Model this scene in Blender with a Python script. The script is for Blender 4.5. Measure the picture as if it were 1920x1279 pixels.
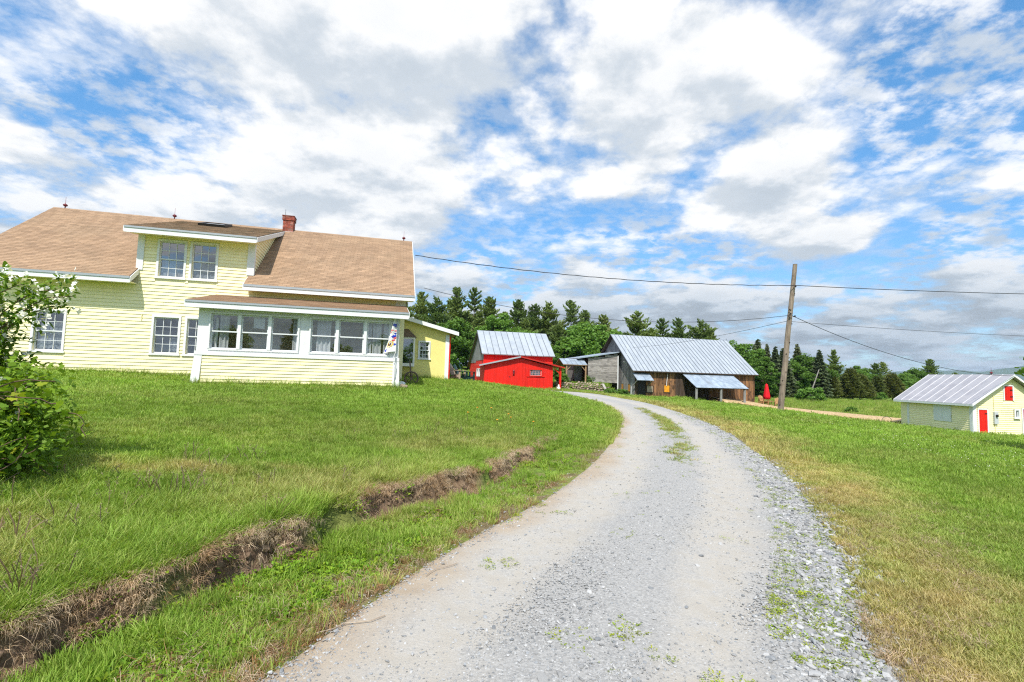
import bpy, bmesh, math, random
import numpy as np
from mathutils import Vector, Matrix

# ---------------------------------------------------------------- scene, camera, sky, sun, exposure
sc = bpy.context.scene
for o in list(bpy.data.objects):
    bpy.data.objects.remove(o, do_unlink=True)
COL = sc.collection
random.seed(7)
RNG = np.random.default_rng(7)
R_ = math.radians

cam_d = bpy.data.cameras.new('camera')
cam = bpy.data.objects.new('camera', cam_d)
COL.objects.link(cam)
sc.camera = cam
cam_d.sensor_width = 36.0
cam_d.lens = 17.01
cam_d.clip_start = 0.05
cam_d.clip_end = 40000
_p, _r = R_(4.0844), R_(1.7126)
_right = Vector((1, 0, 0)); _fwd = Vector((0, math.cos(_p), math.sin(_p))); _up = Vector((0, -math.sin(_p), math.cos(_p)))
_cr = _right * math.cos(_r) + _up * math.sin(_r)
_cu = _up * math.cos(_r) - _right * math.sin(_r)
cam.matrix_world = Matrix(((_cr.x, _cu.x, -_fwd.x, 0), (_cr.y, _cu.y, -_fwd.y, 0), (_cr.z, _cu.z, -_fwd.z, 1.6), (0, 0, 0, 1)))

SUN_EL = R_(54.5)
SUN_H = Vector((-0.165, -0.986))            # horizontal direction towards the sun
SUN_DIR = Vector((SUN_H.x * math.cos(SUN_EL), SUN_H.y * math.cos(SUN_EL), math.sin(SUN_EL))).normalized()
sun_d = bpy.data.lights.new('sun', 'SUN')
sun_d.energy = 4.0
sun_d.angle = R_(0.53)
sun_d.color = (1.0, 0.95, 0.87)
sun = bpy.data.objects.new('sun', sun_d)
sun.rotation_euler = SUN_DIR.to_track_quat('Z', 'Y').to_euler()
COL.objects.link(sun)

sc.view_settings.view_transform = 'Standard'
sc.view_settings.look = 'None'
sc.view_settings.gamma = 1.0
sc.view_settings.use_curve_mapping = False
sc.view_settings.exposure = 0.55

sc.render.engine = 'CYCLES'
sc.cycles.use_denoising = False
try:
    sc.cycles.denoiser = 'OPENIMAGEDENOISE'
    sc.cycles.denoising_input_passes = 'RGB_ALBEDO_NORMAL'
except Exception:
    pass
sc.cycles.filter_width = 1.2
sc.cycles.max_bounces = 6
sc.cycles.diffuse_bounces = 3
sc.cycles.glossy_bounces = 3
sc.cycles.transparent_max_bounces = 10
sc.cycles.transmission_bounces = 4
sc.cycles.volume_bounces = 0
sc.cycles.caustics_reflective = False
sc.cycles.caustics_refractive = False
sc.cycles.sample_clamp_indirect = 6


class NT:
    """small helper for building node trees"""
    def __init__(self, tree):
        self.t = tree
    def n(self, typ, **kw):
        nd = self.t.nodes.new(typ)
        for k, v in kw.items():
            setattr(nd, k, v)
        return nd
    def l(self, a, b):
        self.t.links.new(a, b)
    def put(self, sock, v):
        if hasattr(v, 'is_linked') or isinstance(v, bpy.types.NodeSocket):
            self.l(v, sock)
        else:
            sock.default_value = v
    def math(self, op, a, b=0.0, c=0.0, clamp=False):
        nd = self.n('ShaderNodeMath', operation=op, use_clamp=clamp)
        self.put(nd.inputs[0], a); self.put(nd.inputs[1], b); self.put(nd.inputs[2], c)
        return nd.outputs[0]
    def vmath(self, op, a, b=(0, 0, 0), s=None):
        nd = self.n('ShaderNodeVectorMath', operation=op)
        self.put(nd.inputs[0], a)
        if op != 'SCALE':
            self.put(nd.inputs[1], b)
        if s is not None:
            self.put(nd.inputs['Scale'], s)
        return nd.outputs['Value'] if op in ('DOT_PRODUCT', 'LENGTH', 'DISTANCE') else nd.outputs['Vector']
    def noise(self, vec, scale=5.0, detail=4.0, rough=0.5, dist=0.0, dim='3D'):
        nd = self.n('ShaderNodeTexNoise', noise_dimensions=dim)
        if vec is not None:
            self.l(vec, nd.inputs['Vector'])
        nd.inputs['Scale'].default_value = scale
        nd.inputs['Detail'].default_value = detail
        nd.inputs['Roughness'].default_value = rough
        nd.inputs['Distortion'].default_value = dist
        return nd.outputs['Fac']
    def mapr(self, v, a, b, c=0.0, d=1.0, smooth=True):
        nd = self.n('ShaderNodeMapRange', interpolation_type='SMOOTHSTEP' if smooth else 'LINEAR')
        self.put(nd.inputs['Value'], v)
        self.put(nd.inputs['From Min'], a); self.put(nd.inputs['From Max'], b)
        self.put(nd.inputs['To Min'], c); self.put(nd.inputs['To Max'], d)
        return nd.outputs['Result']
    def mix(self, f, a, b, blend='MIX'):
        nd = self.n('ShaderNodeMix', data_type='RGBA', blend_type=blend)
        self.put(nd.inputs[0], f)
        self.put(nd.inputs[6], a if not isinstance(a, tuple) else (*a[:3], 1))
        self.put(nd.inputs[7], b if not isinstance(b, tuple) else (*b[:3], 1))
        return nd.outputs[2]


# ---- world: clear daylight sky with broken cloud fields, laid out by direction
world = bpy.data.worlds.new('World')
sc.world = world
world.use_nodes = True
world.cycles.sampling_method = 'MANUAL'
world.cycles.sample_map_resolution = 512
wt = world.node_tree
wt.nodes.clear()
w = NT(wt)
sky = w.n('ShaderNodeTexSky', sky_type='NISHITA', sun_disc=False)
sky.sun_elevation = SUN_EL
sky.sun_rotation = math.atan2(SUN_H.x, SUN_H.y)
sky.air_density = 1.0; sky.dust_density = 0.5; sky.ozone_density = 2.0
tc = w.n('ShaderNodeTexCoord')
dirv = tc.outputs['Generated']
sep = w.n('ShaderNodeSeparateXYZ'); w.l(dirv, sep.inputs[0])
zc = w.math('MAXIMUM', w.math('ADD', sep.outputs['Z'], 0.20), 0.12)
inv = w.math('DIVIDE', 1.0, zc)
pl = w.vmath('MULTIPLY', w.vmath('SCALE', dirv, s=inv), (1, 1, 0))       # position on a cloud ceiling of unit height


def cloud_field(vec):
    big = w.noise(vec, 0.8, 2.0, 0.5, 0.0, '2D')
    mid = w.noise(vec, 2.5, 7.0, 0.58, 0.0, '2D')
    return w.math('ADD', w.math('MULTIPLY', big, 0.45), w.math('MULTIPLY', mid, 0.62))


def bump_at(cx, cy, r, amp):
    d = w.vmath('DISTANCE', pl, (cx, cy, 0))
    return w.math('MULTIPLY', w.mapr(d, r, 0.0, 0.0, 1.0), amp)


SHIFT = (3.1, 7.7, 0)


def puffs(vec):
    wob_ = w.n('ShaderNodeTexNoise', noise_dimensions='2D'); w.l(vec, wob_.inputs['Vector']); wob_.inputs['Scale'].default_value = 3.2; wob_.inputs['Detail'].default_value = 6.0; wob_.inputs['Roughness'].default_value = 0.6
    v2 = w.vmath('ADD', vec, w.vmath('SCALE', wob_.outputs['Color'], s=0.30))
    r_ = None
    for sc_, am in ((4.2, 0.6), (9.5, 0.28), (21.0, 0.12)):
        vo = w.n('ShaderNodeTexVoronoi', feature='F1', voronoi_dimensions='2D'); w.l(v2, vo.inputs['Vector']); vo.inputs['Scale'].default_value = sc_
        t_ = w.math('MULTIPLY', w.math('SUBTRACT', 0.45, vo.outputs['Distance']), am)
        r_ = t_ if r_ is None else w.math('ADD', r_, t_)
    return r_


cfull = lambda v: w.math('ADD', cloud_field(v), w.math('MULTIPLY', puffs(v), 0.17))
cf = cfull(w.vmath('ADD', pl, SHIFT))
# larger cloud banks and gaps
SKY_BUMPS = [(-0.3, 1.2, 0.85, 0.13), (0.5, 1.15, 0.45, 0.13), (0.82, 1.58, 0.30, 0.20), (1.15, 1.84, 0.30, 0.16), (1.08, 0.95, 0.5, -0.30), (1.6, 1.6, 0.42, -0.24), (0.12, 1.98, 0.38, -0.16), (-1.15, 1.20, 0.30, -0.04), (-0.85, 0.85, 0.45, 0.08), (-0.75, 1.72, 0.45, 0.12), (-0.2, 2.5, 0.3, 0.08)]
tot = cf
for b in SKY_BUMPS:
    tot = w.math('ADD', tot, bump_at(*b))
tot = w.math('ADD', tot, w.mapr(sep.outputs['Z'], 0.24, 0.06, 0.0, 0.11))      # banks pile up towards the horizon
cover = w.mapr(tot, 0.455, 0.625)
# small rippled altocumulus between the banks
rip = w.noise(w.vmath('MULTIPLY', pl, (6.0, 7.0, 1.0)), 1.6, 6.0, 0.60, 0.0, '2D')
ripm = w.noise(w.vmath('ADD', pl, (11.3, 2.2, 0)), 0.9, 2.0, 0.5, 0.0, '2D')
veil = w.math('MULTIPLY', w.mapr(rip, 0.36, 0.66), w.mapr(ripm, 0.34, 0.52, 0.35, 0.85))
dens = w.math('MAXIMUM', cover, veil)
# cloud light: thick parts greyer, sunward sides brighter, banks near the horizon seen from their shaded side
cf2 = cfull(w.vmath('ADD', w.vmath('ADD', pl, SHIFT), (-0.02, -0.16, 0)))
lit = w.mapr(w.math('SUBTRACT', cf, cf2), -0.10, 0.10)
thick = w.mapr(tot, 0.58, 0.84)
low = w.mapr(sep.outputs['Z'], 0.03, 0.30)
bright = w.math('ADD', w.math('MULTIPLY', lit, 1.5), w.math('MULTIPLY', thick, -0.45))
bright = w.math('ADD', bright, w.math('MULTIPLY', low, 1.8))
bright = w.math('ADD', bright, 2.45)
ccol = w.mix(w.mapr(bright, 3.3, 6.0), (0.77, 0.88, 1.0), (1.0, 1.0, 1.0))
ccol = w.vmath('SCALE', ccol, s=bright)
skyc = w.vmath('MULTIPLY', sky.outputs[0], w.mix(w.mapr(sep.outputs['Z'], 0.0, 0.5), (0.60, 0.76, 0.92), (0.57, 1.03, 1.22)))
final = w.mix(dens, skyc, ccol)
bg = w.n('ShaderNodeBackground')
w.l(final, bg.inputs['Color'])
bg.inputs['Strength'].default_value = 0.13
wo = w.n('ShaderNodeOutputWorld')
w.l(bg.outputs[0], wo.inputs['Surface'])


# ---------------------------------------------------------------- helpers
def thing(name, label, cat, loc=(0, 0, 0), rz=0.0, group=None):
    o = bpy.data.objects.new(name, None)
    o.empty_display_size = 0.3
    COL.objects.link(o)
    o.location = loc; o.rotation_euler = (0, 0, rz)
    o['label'] = label; o['category'] = cat
    if group: o['group'] = group
    return o


def tag(o, label=None, cat=None, group=None, kind=None):
    if label: o['label'] = label
    if cat: o['category'] = cat
    if group: o['group'] = group
    if kind: o['kind'] = kind
    return o


def link(name, me, m=None, parent=None):
    o = bpy.data.objects.new(name, me)
    COL.objects.link(o)
    if m is not None and len(me.materials) == 0:
        me.materials.append(m)
    if parent is not None:
        o.parent = parent
    return o


def copy_tree(o, parent=None):
    c = o.copy(); COL.objects.link(c); c.parent = parent
    for ch in list(o.children):
        copy_tree(ch, c)
    return c


class MB:
    """collects geometry for one mesh object"""
    def __init__(s, dz=0.0):
        s.v = []; s.f = []; s.var = []; s.dz = dz; s.cur = 0.5
    def add(s, vs, fs):
        b = len(s.v)
        s.v += [(p[0], p[1], p[2] + s.dz) for p in vs]
        s.var += [s.cur] * len(vs)
        s.f += [tuple(b + i for i in f) for f in fs]
        return s
    BOXF = [(0, 3, 2, 1), (4, 5, 6, 7), (0, 1, 5, 4), (1, 2, 6, 5), (2, 3, 7, 6), (3, 0, 4, 7)]
    def box(s, x0, x1, y0, y1, z0, z1):
        return s.add([(x0, y0, z0), (x1, y0, z0), (x1, y1, z0), (x0, y1, z0), (x0, y0, z1), (x1, y0, z1), (x1, y1, z1), (x0, y1, z1)], s.BOXF)
    def hexa(s, eight):
        return s.add(eight, s.BOXF)
    def bar(s, p0, p1, wx, wy):
        p0 = Vector(p0); p1 = Vector(p1); d = (p1 - p0).normalized()
        a = d.cross(Vector((0, 0, 1)))
        if a.length < 1e-3: a = Vector((1, 0, 0))
        a.normalize(); b = d.cross(a).normalized()
        vs = []
        for p in (p0, p1):
            for i, j in ((-1, -1), (1, -1), (1, 1), (-1, 1)):
                vs.append(tuple(p + a * (i * wx / 2) + b * (j * wy / 2)))
        return s.add(vs, s.BOXF)
    def prism(s, pts, vec):
        """polygon extruded along vec"""
        k = len(pts); vec = Vector(vec)
        vs = [tuple(p) for p in pts] + [tuple(Vector(p) + vec) for p in pts]
        fs = [tuple(range(k - 1, -1, -1)), tuple(range(k, 2 * k))] + [(i, (i + 1) % k, k + (i + 1) % k, k + i) for i in range(k)]
        return s.add(vs, fs)
    def tube(s, pts, rad, n=6, cap=True):
        pts = [Vector(p) for p in pts]; vs = []; fs = []
        ref = Vector((0.31, 0.17, 0.93))
        for i, p in enumerate(pts):
            d = (pts[min(i + 1, len(pts) - 1)] - pts[max(i - 1, 0)]).normalized()
            a = d.cross(ref)
            if a.length < 1e-3: a = d.cross(Vector((1, 0, 0)))
            a.normalize(); b = d.cross(a)
            r = rad[i] if isinstance(rad, (list, tuple)) else rad
            for k in range(n):
                t = 2 * math.pi * k / n
                vs.append(tuple(p + a * (r * math.cos(t)) + b * (r * math.sin(t))))
        for i in range(len(pts) - 1):
            for k in range(n):
                k2 = (k + 1) % n
                fs.append((i * n + k, i * n + k2, (i + 1) * n + k2, (i + 1) * n + k))
        if cap:
            fs.append(tuple(range(n - 1, -1, -1))); e = (len(pts) - 1) * n
            fs.append(tuple(range(e, e + n)))
        return s.add(vs, fs)
    def lathe(s, prof, c=(0, 0, 0), n=12):
        vs = []; fs = []
        for r, z in prof:
            for k in range(n):
                t = 2 * math.pi * k / n
                vs.append((c[0] + r * math.cos(t), c[1] + r * math.sin(t), c[2] + z))
        for i in range(len(prof) - 1):
            for k in range(n):
                k2 = (k + 1) % n
                fs.append((i * n + k, i * n + k2, (i + 1) * n + k2, (i + 1) * n + k))
        fs.append(tuple(range(n - 1, -1, -1))); e = (len(prof) - 1) * n
        fs.append(tuple(range(e, e + n)))
        return s.add(vs, fs)
    def mesh(s, name, m=None, smooth=False, var=False):
        me = bpy.data.meshes.new(name)
        me.from_pydata(s.v, [], s.f)
        if var:
            a = me.attributes.new('var', 'FLOAT', 'POINT'); a.data.foreach_set('value', s.var)
        if m is not None: me.materials.append(m)
        if smooth: me.polygons.foreach_set('use_smooth', [True] * len(me.polygons))
        me.update()
        return me
    def build(s, name, m, parent=None, smooth=False, var=False):
        return link(name, s.mesh(name, m, smooth, var), None, parent)


def np_mesh(name, V, F, m=None, var=None, smooth=False):
    """V (n,3), F (m,k) arrays"""
    V = np.asarray(V, np.float32); F = np.asarray(F, np.int32)
    me = bpy.data.meshes.new(name)
    me.vertices.add(len(V)); me.vertices.foreach_set('co', V.ravel())
    k = F.shape[1]
    me.loops.add(F.size); me.loops.foreach_set('vertex_index', F.ravel())
    me.polygons.add(len(F))
    me.polygons.foreach_set('loop_start', np.arange(0, F.size, k, dtype=np.int32))
    me.polygons.foreach_set('loop_total', np.full(len(F), k, np.int32))
    if smooth: me.polygons.foreach_set('use_smooth', np.ones(len(F), bool))
    if var is not None:
        a = me.attributes.new('var', 'FLOAT', 'POINT'); a.data.foreach_set('value', np.asarray(var, np.float32))
    me.update(calc_edges=True); me.validate()
    if m is not None: me.materials.append(m)
    return me


# ---------------------------------------------------------------- materials
def base_mat(name):
    m = bpy.data.materials.new(name); m.use_nodes = True
    t = m.node_tree; t.nodes.clear(); q = NT(t)
    out = q.n('ShaderNodeOutputMaterial'); bs = q.n('ShaderNodeBsdfPrincipled')
    q.l(bs.outputs[0], out.inputs['Surface'])
    return m, q, bs, out


def M(name, c1, c2=None, scale=4.0, rough=0.7, bump=0.0, bscale=30.0, metal=0.0, rnd=0.0, stretch=(1, 1, 1), detail=5.0, lo=0.35, hi=0.65, c3=None, s3=1.2, f3=0.6, var=0.0, spec=0.35, bstretch=None):
    m, q, bs, out = base_mat(name)
    tcn = q.n('ShaderNodeTexCoord'); oi = q.n('ShaderNodeObjectInfo')
    off = q.vmath('SCALE', (17.3, 9.1, 5.7), s=oi.outputs['Random'])
    vec = q.vmath('ADD', tcn.outputs['Object'], off)
    sv = q.vmath('MULTIPLY', vec, stretch)
    col = (*c1, 1)
    if c2 is not None:
        col = q.mix(q.mapr(q.noise(sv, scale, detail, 0.6), lo, hi), c1, c2)
    if c3 is not None:
        col = q.mix(q.math('MULTIPLY', q.mapr(q.noise(q.vmath('ADD', vec, (3, 5, 7)), s3, 4, 0.6), 0.48, 0.66), f3), col, c3)
    if rnd:
        f = q.math('ADD', q.math('MULTIPLY', q.math('SUBTRACT', oi.outputs['Random'], 0.5), 2 * rnd), 1.0)
        col = q.vmath('SCALE', col if not isinstance(col, tuple) else (col[0], col[1], col[2]), s=f)
    if var:
        at = q.n('ShaderNodeAttribute'); at.attribute_name = 'var'
        f = q.math('ADD', q.math('MULTIPLY', q.math('SUBTRACT', at.outputs['Fac'], 0.5), 2 * var), 1.0)
        col = q.vmath('SCALE', col if not isinstance(col, tuple) else (col[0], col[1], col[2]), s=f)
    q.put(bs.inputs['Base Color'], col)
    bs.inputs['Roughness'].default_value = rough
    bs.inputs['Metallic'].default_value = metal
    bs.inputs['Specular IOR Level'].default_value = spec
    if bump:
        bp = q.n('ShaderNodeBump'); bp.inputs['Strength'].default_value = bump; bp.inputs['Distance'].default_value = 0.02
        bv = q.vmath('MULTIPLY', vec, bstretch or stretch)
        q.l(q.noise(bv, bscale, 6, 0.65), bp.inputs['Height']); q.l(bp.outputs[0], bs.inputs['Normal'])
    return m


def leaf_mat(name, ca, cb, trans=0.35, cc=None, rough=0.55, inst=False, dry=None):
    """leaf shading: colour runs from ca to cb by the per-leaf attribute var, plus translucency"""
    m = bpy.data.materials.new(name); m.use_nodes = True
    t = m.node_tree; t.nodes.clear(); q = NT(t)
    out = q.n('ShaderNodeOutputMaterial')
    at = q.n('ShaderNodeAttribute'); at.attribute_name = 'var'
    oi = q.n('ShaderNodeObjectInfo')
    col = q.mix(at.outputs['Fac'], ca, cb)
    if inst:
        a2 = q.n('ShaderNodeAttribute'); a2.attribute_name = 'dry'; a2.attribute_type = 'INSTANCER'
        col = q.mix(a2.outputs['Fac'], col, q.mix(at.outputs['Fac'], dry[0], dry[1]))
        a3 = q.n('ShaderNodeAttribute'); a3.attribute_name = 'tone'; a3.attribute_type = 'INSTANCER'
        col = q.vmath('SCALE', col, s=a3.outputs['Fac'])
    else:
        if cc is not None:
            col = q.mix(q.math('MULTIPLY', oi.outputs['Random'], 0.8), col, cc)
        col = q.vmath('SCALE', col, s=q.math('ADD', q.math('MULTIPLY', oi.outputs['Random'], 0.5), 0.75))
    df = q.n('ShaderNodeBsdfPrincipled'); q.l(col, df.inputs['Base Color']); df.inputs['Roughness'].default_value = rough
    df.inputs['Specular IOR Level'].default_value = 0.25
    tr = q.n('ShaderNodeBsdfTranslucent')
    q.l(q.vmath('MULTIPLY', col, (1.25, 1.15, 0.6)), tr.inputs['Color'])
    mx = q.n('ShaderNodeMixShader'); mx.inputs[0].default_value = trans
    q.l(df.outputs[0], mx.inputs[1]); q.l(tr.outputs[0], mx.inputs[2]); q.l(mx.outputs[0], out.inputs['Surface'])
    return m


def glass_mat(name, tint=(0.72, 0.78, 0.80), refl=0.16):
    m = bpy.data.materials.new(name); m.use_nodes = True
    t = m.node_tree; t.nodes.clear(); q = NT(t)
    out = q.n('ShaderNodeOutputMaterial')
    tr = q.n('ShaderNodeBsdfTransparent'); tr.inputs['Color'].default_value = (*tint, 1)
    gl = q.n('ShaderNodeBsdfGlossy'); gl.inputs['Roughness'].default_value = 0.02
    tcn = q.n('ShaderNodeTexCoord')
    bp = q.n('ShaderNodeBump'); bp.inputs['Strength'].default_value = 0.06; bp.inputs['Distance'].default_value = 0.02
    q.l(q.noise(tcn.outputs['Object'], 1.8, 2, 0.5), bp.inputs['Height']); q.l(bp.outputs[0], gl.inputs['Normal'])
    ge = q.n('ShaderNodeNewGeometry')
    cs = q.math('ABSOLUTE', q.vmath('DOT_PRODUCT', ge.outputs['Normal'], ge.outputs['Incoming']))
    sch = q.math('ADD', 0.04, q.math('MULTIPLY', 0.96, q.math('POWER', q.math('SUBTRACT', 1.0, cs, clamp=True), 5.0)))
    f = q.math('ADD', q.math('MULTIPLY', sch, 1.6), refl, clamp=True)
    mx = q.n('ShaderNodeMixShader'); q.l(f, mx.inputs[0]); q.l(tr.outputs[0], mx.inputs[1]); q.l(gl.outputs[0], mx.inputs[2])
    q.l(mx.outputs[0], out.inputs['Surface'])
    return m


MT = {}
MT['yellow'] = M('yellow_paint', (0.93, 0.85, 0.53), (0.91, 0.825, 0.50), 2.0, 0.6, 0.03, 40, rnd=0.045, c3=(0.83, 0.75, 0.45), s3=1.5, f3=0.45)
MT['stucco'] = M('yellow_panel', (0.82, 0.73, 0.27), (0.79, 0.70, 0.25), 1.5, 0.65, 0.05, 60, c3=(0.66, 0.56, 0.2), s3=0.8, f3=0.3)
MT['white'] = M('white_paint', (0.80, 0.81, 0.82), (0.74, 0.75, 0.76), 3.0, 0.5, 0.02, 30, c3=(0.66, 0.66, 0.64), s3=2.2, f3=0.35)
MT['whitemetal'] = M('white_sash', (0.74, 0.76, 0.78), (0.68, 0.70, 0.72), 5.0, 0.4)
MT['drip'] = M('grey_drip_edge', (0.42, 0.45, 0.48), None, rough=0.4, metal=0.4)
MT['shingle'] = M('tan_shingle', (0.355, 0.235, 0.148), (0.305, 0.20, 0.126), 0.9, 0.9, 0.35, 120, var=0.22, c3=(0.28, 0.20, 0.13), s3=0.6, f3=0.3)
MT['shingle_old'] = M('weathered_shingle', (0.30, 0.205, 0.13), (0.21, 0.15, 0.10), 2.5, 0.9, 0.35, 120, var=0.34, c3=(0.17, 0.14, 0.09), s3=1.1, f3=0.5)
MT['brick'] = M('red_brick', (0.36, 0.085, 0.05), (0.24, 0.06, 0.045), 6.0, 0.85, 0.3, 40, var=0.35, c3=(0.42, 0.30, 0.25), s3=4, f3=0.4)
MT['mortar'] = M('mortar', (0.42, 0.40, 0.37), (0.3, 0.29, 0.27), 9, 0.9)
MT['dark'] = M('dark_interior', (0.10, 0.095, 0.09), None, rough=0.9)
MT['black'] = M('black_metal', (0.02, 0.02, 0.022), None, rough=0.4, metal=0.3)
MT['glass'] = glass_mat('window_glass', (0.70, 0.74, 0.77), 0.24)
MT['porchglass'] = glass_mat('porch_glass', (0.80, 0.83, 0.84), 0.16)
MT['skyglass'] = glass_mat('skylight_glass', (0.25, 0.28, 0.3), 0.3)
MT['curtain'] = M('white_curtain', (0.80, 0.80, 0.79), (0.66, 0.66, 0.65), 6, 0.9, stretch=(6, 1, 0.3))
MT['lace'] = M('lace_curtain', (0.62, 0.64, 0.66), (0.25, 0.27, 0.29), 16, 0.9)
MT['red'] = M('red_barn_paint', (0.80, 0.014, 0.006), (0.66, 0.012, 0.006), 3.0, 0.6, 0.25, 20, rnd=0.10, stretch=(4, 4, 0.5), c3=(0.56, 0.010, 0.006), s3=1.3, f3=0.5)
MT['redmetal'] = M('red_roof_metal', (0.50, 0.02, 0.015), (0.42, 0.03, 0.02), 3, 0.45)
MT['darkred'] = M('iron_red', (0.16, 0.02, 0.03), None, rough=0.5)
MT['tin'] = M('galvanised_roof', (0.46, 0.50, 0.545), (0.40, 0.44, 0.485), 1.2, 0.45, 0.03, 15, metal=0.3, rnd=0.05, stretch=(1, 1, 1), c3=(0.33, 0.37, 0.42), s3=0.7, f3=0.35)
MT['tin_old'] = M('weathered_tin', (0.40, 0.47, 0.55), (0.28, 0.34, 0.41), 1.6, 0.5, 0.04, 15, metal=0.3, rnd=0.12, c3=(0.24, 0.26, 0.28), s3=1.0, f3=0.5)
MT['tin_shed'] = M('pale_roof_metal', (0.40, 0.395, 0.425), (0.33, 0.325, 0.36), 1.0, 0.5, 0.03, 12, metal=0.2, rnd=0.06, c3=(0.46, 0.44, 0.46), s3=1.6, f3=0.4)
MT['seam'] = M('roof_seam_shadow', (0.20, 0.225, 0.26), None, rough=0.5, metal=0.4)  # shadow lines along the ribs, put into the seam colour as a dark tone
MT['seam_pale'] = M('pale_roof_seam', (0.60, 0.59, 0.62), None, rough=0.5)
MT['greywood'] = M('grey_weathered_wood', (0.30, 0.29, 0.285), (0.17, 0.165, 0.165), 3.0, 0.9, 0.4, 14, rnd=0.22, stretch=(9, 9, 0.6), c3=(0.10, 0.10, 0.105), s3=1.8, f3=0.5)
MT['greywood_h'] = M('grey_boards', (0.42, 0.39, 0.365), (0.22, 0.20, 0.19), 3.0, 0.9, 0.4, 14, rnd=0.22, stretch=(0.6, 9, 9), c3=(0.12, 0.11, 0.10), s3=1.8, f3=0.6)
MT['brownwood'] = M('brown_barn_boards', (0.31, 0.155, 0.068), (0.125, 0.064, 0.034), 2.2, 0.85, 0.4, 12, rnd=0.38, stretch=(7, 7, 0.45), c3=(0.035, 0.022, 0.015), s3=1.3, f3=0.85)
MT['darkwood'] = M('dark_barn_boards', (0.09, 0.06, 0.042), (0.035, 0.025, 0.02), 2.2, 0.9, 0.4, 12, rnd=0.4, stretch=(7, 7, 0.45))
MT['pole'] = M('pole_wood', (0.33, 0.26, 0.20), (0.20, 0.155, 0.12), 2.0, 0.9, 0.5, 12, stretch=(9, 9, 0.5), c3=(0.10, 0.075, 0.06), s3=2.5, f3=0.5)
MT['newwood'] = M('tan_post_wood', (0.42, 0.27, 0.15), (0.30, 0.19, 0.11), 3, 0.85, 0.2, 14, stretch=(8, 8, 0.6))
MT['chairwood'] = M('cedar_wood', (0.42, 0.24, 0.11), (0.30, 0.16, 0.07), 4, 0.8, rnd=0.15)
MT['orange'] = M('orange_panel', (0.80, 0.36, 0.02), (0.70, 0.28, 0.02), 4, 0.6)
MT['beige'] = M('beige_panel', (0.42, 0.34, 0.25), (0.32, 0.25, 0.19), 4, 0.7)
MT['amber'] = M('amber_panel', (0.50, 0.25, 0.06), (0.38, 0.17, 0.04), 4, 0.7)
MT['stone'] = M('field_stone', (0.36, 0.28, 0.21), (0.21, 0.165, 0.13), 3, 0.9, 0.4, 10, rnd=0.35)
MT['greyplastic'] = M('grey_meter_box', (0.50, 0.53, 0.55), None, rough=0.45)
MT['wire'] = M('black_cable', (0.03, 0.03, 0.033), None, rough=0.5)
MT['greenplastic'] = M('dark_green_plastic', (0.012, 0.045, 0.045), None, rough=0.4)
MT['redcloth'] = M('red_canvas', (0.72, 0.008, 0.018), (0.6, 0.006, 0.015), 5, 0.8)
MT['rust'] = M('rusty_iron', (0.12, 0.10, 0.09), (0.20, 0.14, 0.10), 8, 0.8, metal=0.3)
MT['flagwhite'] = M('flag_cloth', (0.82, 0.82, 0.80), None, rough=0.8)
MT['flagblue'] = M('flag_blue_print', (0.03, 0.06, 0.55), None, rough=0.8)
MT['flagred'] = M('flag_red_print', (0.72, 0.10, 0.10), None, rough=0.8)
MT['flagyellow'] = M('flag_yellow_print', (0.85, 0.55, 0.02), None, rough=0.8)
MT['flagbrown'] = M('flag_brown_print', (0.12, 0.045, 0.015), None, rough=0.8)
MT['purple'] = M('faded_pink_paint', (0.42, 0.06, 0.16), None, rough=0.7)
MT['bark'] = M('tree_bark', (0.16, 0.125, 0.10), (0.09, 0.07, 0.055), 6, 0.95, 0.5, 12, stretch=(5, 5, 0.8))
MT['twig'] = M('shrub_stem', (0.14, 0.095, 0.06), (0.09, 0.06, 0.04), 9, 0.9)
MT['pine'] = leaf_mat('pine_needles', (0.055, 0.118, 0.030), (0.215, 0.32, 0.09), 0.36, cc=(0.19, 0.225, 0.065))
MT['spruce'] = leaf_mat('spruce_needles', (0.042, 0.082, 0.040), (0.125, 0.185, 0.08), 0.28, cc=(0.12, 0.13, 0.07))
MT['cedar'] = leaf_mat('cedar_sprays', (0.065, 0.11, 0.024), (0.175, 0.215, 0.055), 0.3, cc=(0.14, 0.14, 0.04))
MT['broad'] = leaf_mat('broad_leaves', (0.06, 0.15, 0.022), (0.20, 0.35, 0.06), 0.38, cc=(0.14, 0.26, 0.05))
MT['shrubleaf'] = leaf_mat('shrub_leaves', (0.065, 0.165, 0.014), (0.26, 0.42, 0.035), 0.4)
MT['vineleaf'] = leaf_mat('vine_leaves', (0.19, 0.30, 0.02), (0.36, 0.38, 0.03), 0.4)
MT['petal'] = leaf_mat('white_petals', (0.80, 0.80, 0.76), (0.86, 0.86, 0.82), 0.3)
MT['grass'] = leaf_mat('grass_blades', (0.14, 0.275, 0.022), (0.34, 0.49, 0.08), 0.36, inst=True, dry=((0.40, 0.32, 0.115), (0.63, 0.53, 0.27)))
MT['straw'] = leaf_mat('dead_grass', (0.34, 0.25, 0.16), (0.66, 0.55, 0.40), 0.2, inst=True, dry=((0.26, 0.12, 0.045), (0.40, 0.22, 0.09)))
MT['weed'] = leaf_mat('weed_leaves', (0.085, 0.24, 0.014), (0.24, 0.42, 0.025), 0.38, inst=True, dry=((0.30, 0.36, 0.025), (0.42, 0.42, 0.05)))
MT['gravel'] = M('gravel_stone', (0.46, 0.465, 0.47), (0.31, 0.32, 0.33), 30, 0.85, rnd=0.0, c3=(0.60, 0.59, 0.57), s3=25, f3=0.5)
MT['chip'] = M('wood_chip', (0.60, 0.38, 0.20), (0.46, 0.27, 0.13), 12, 0.9)


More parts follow.
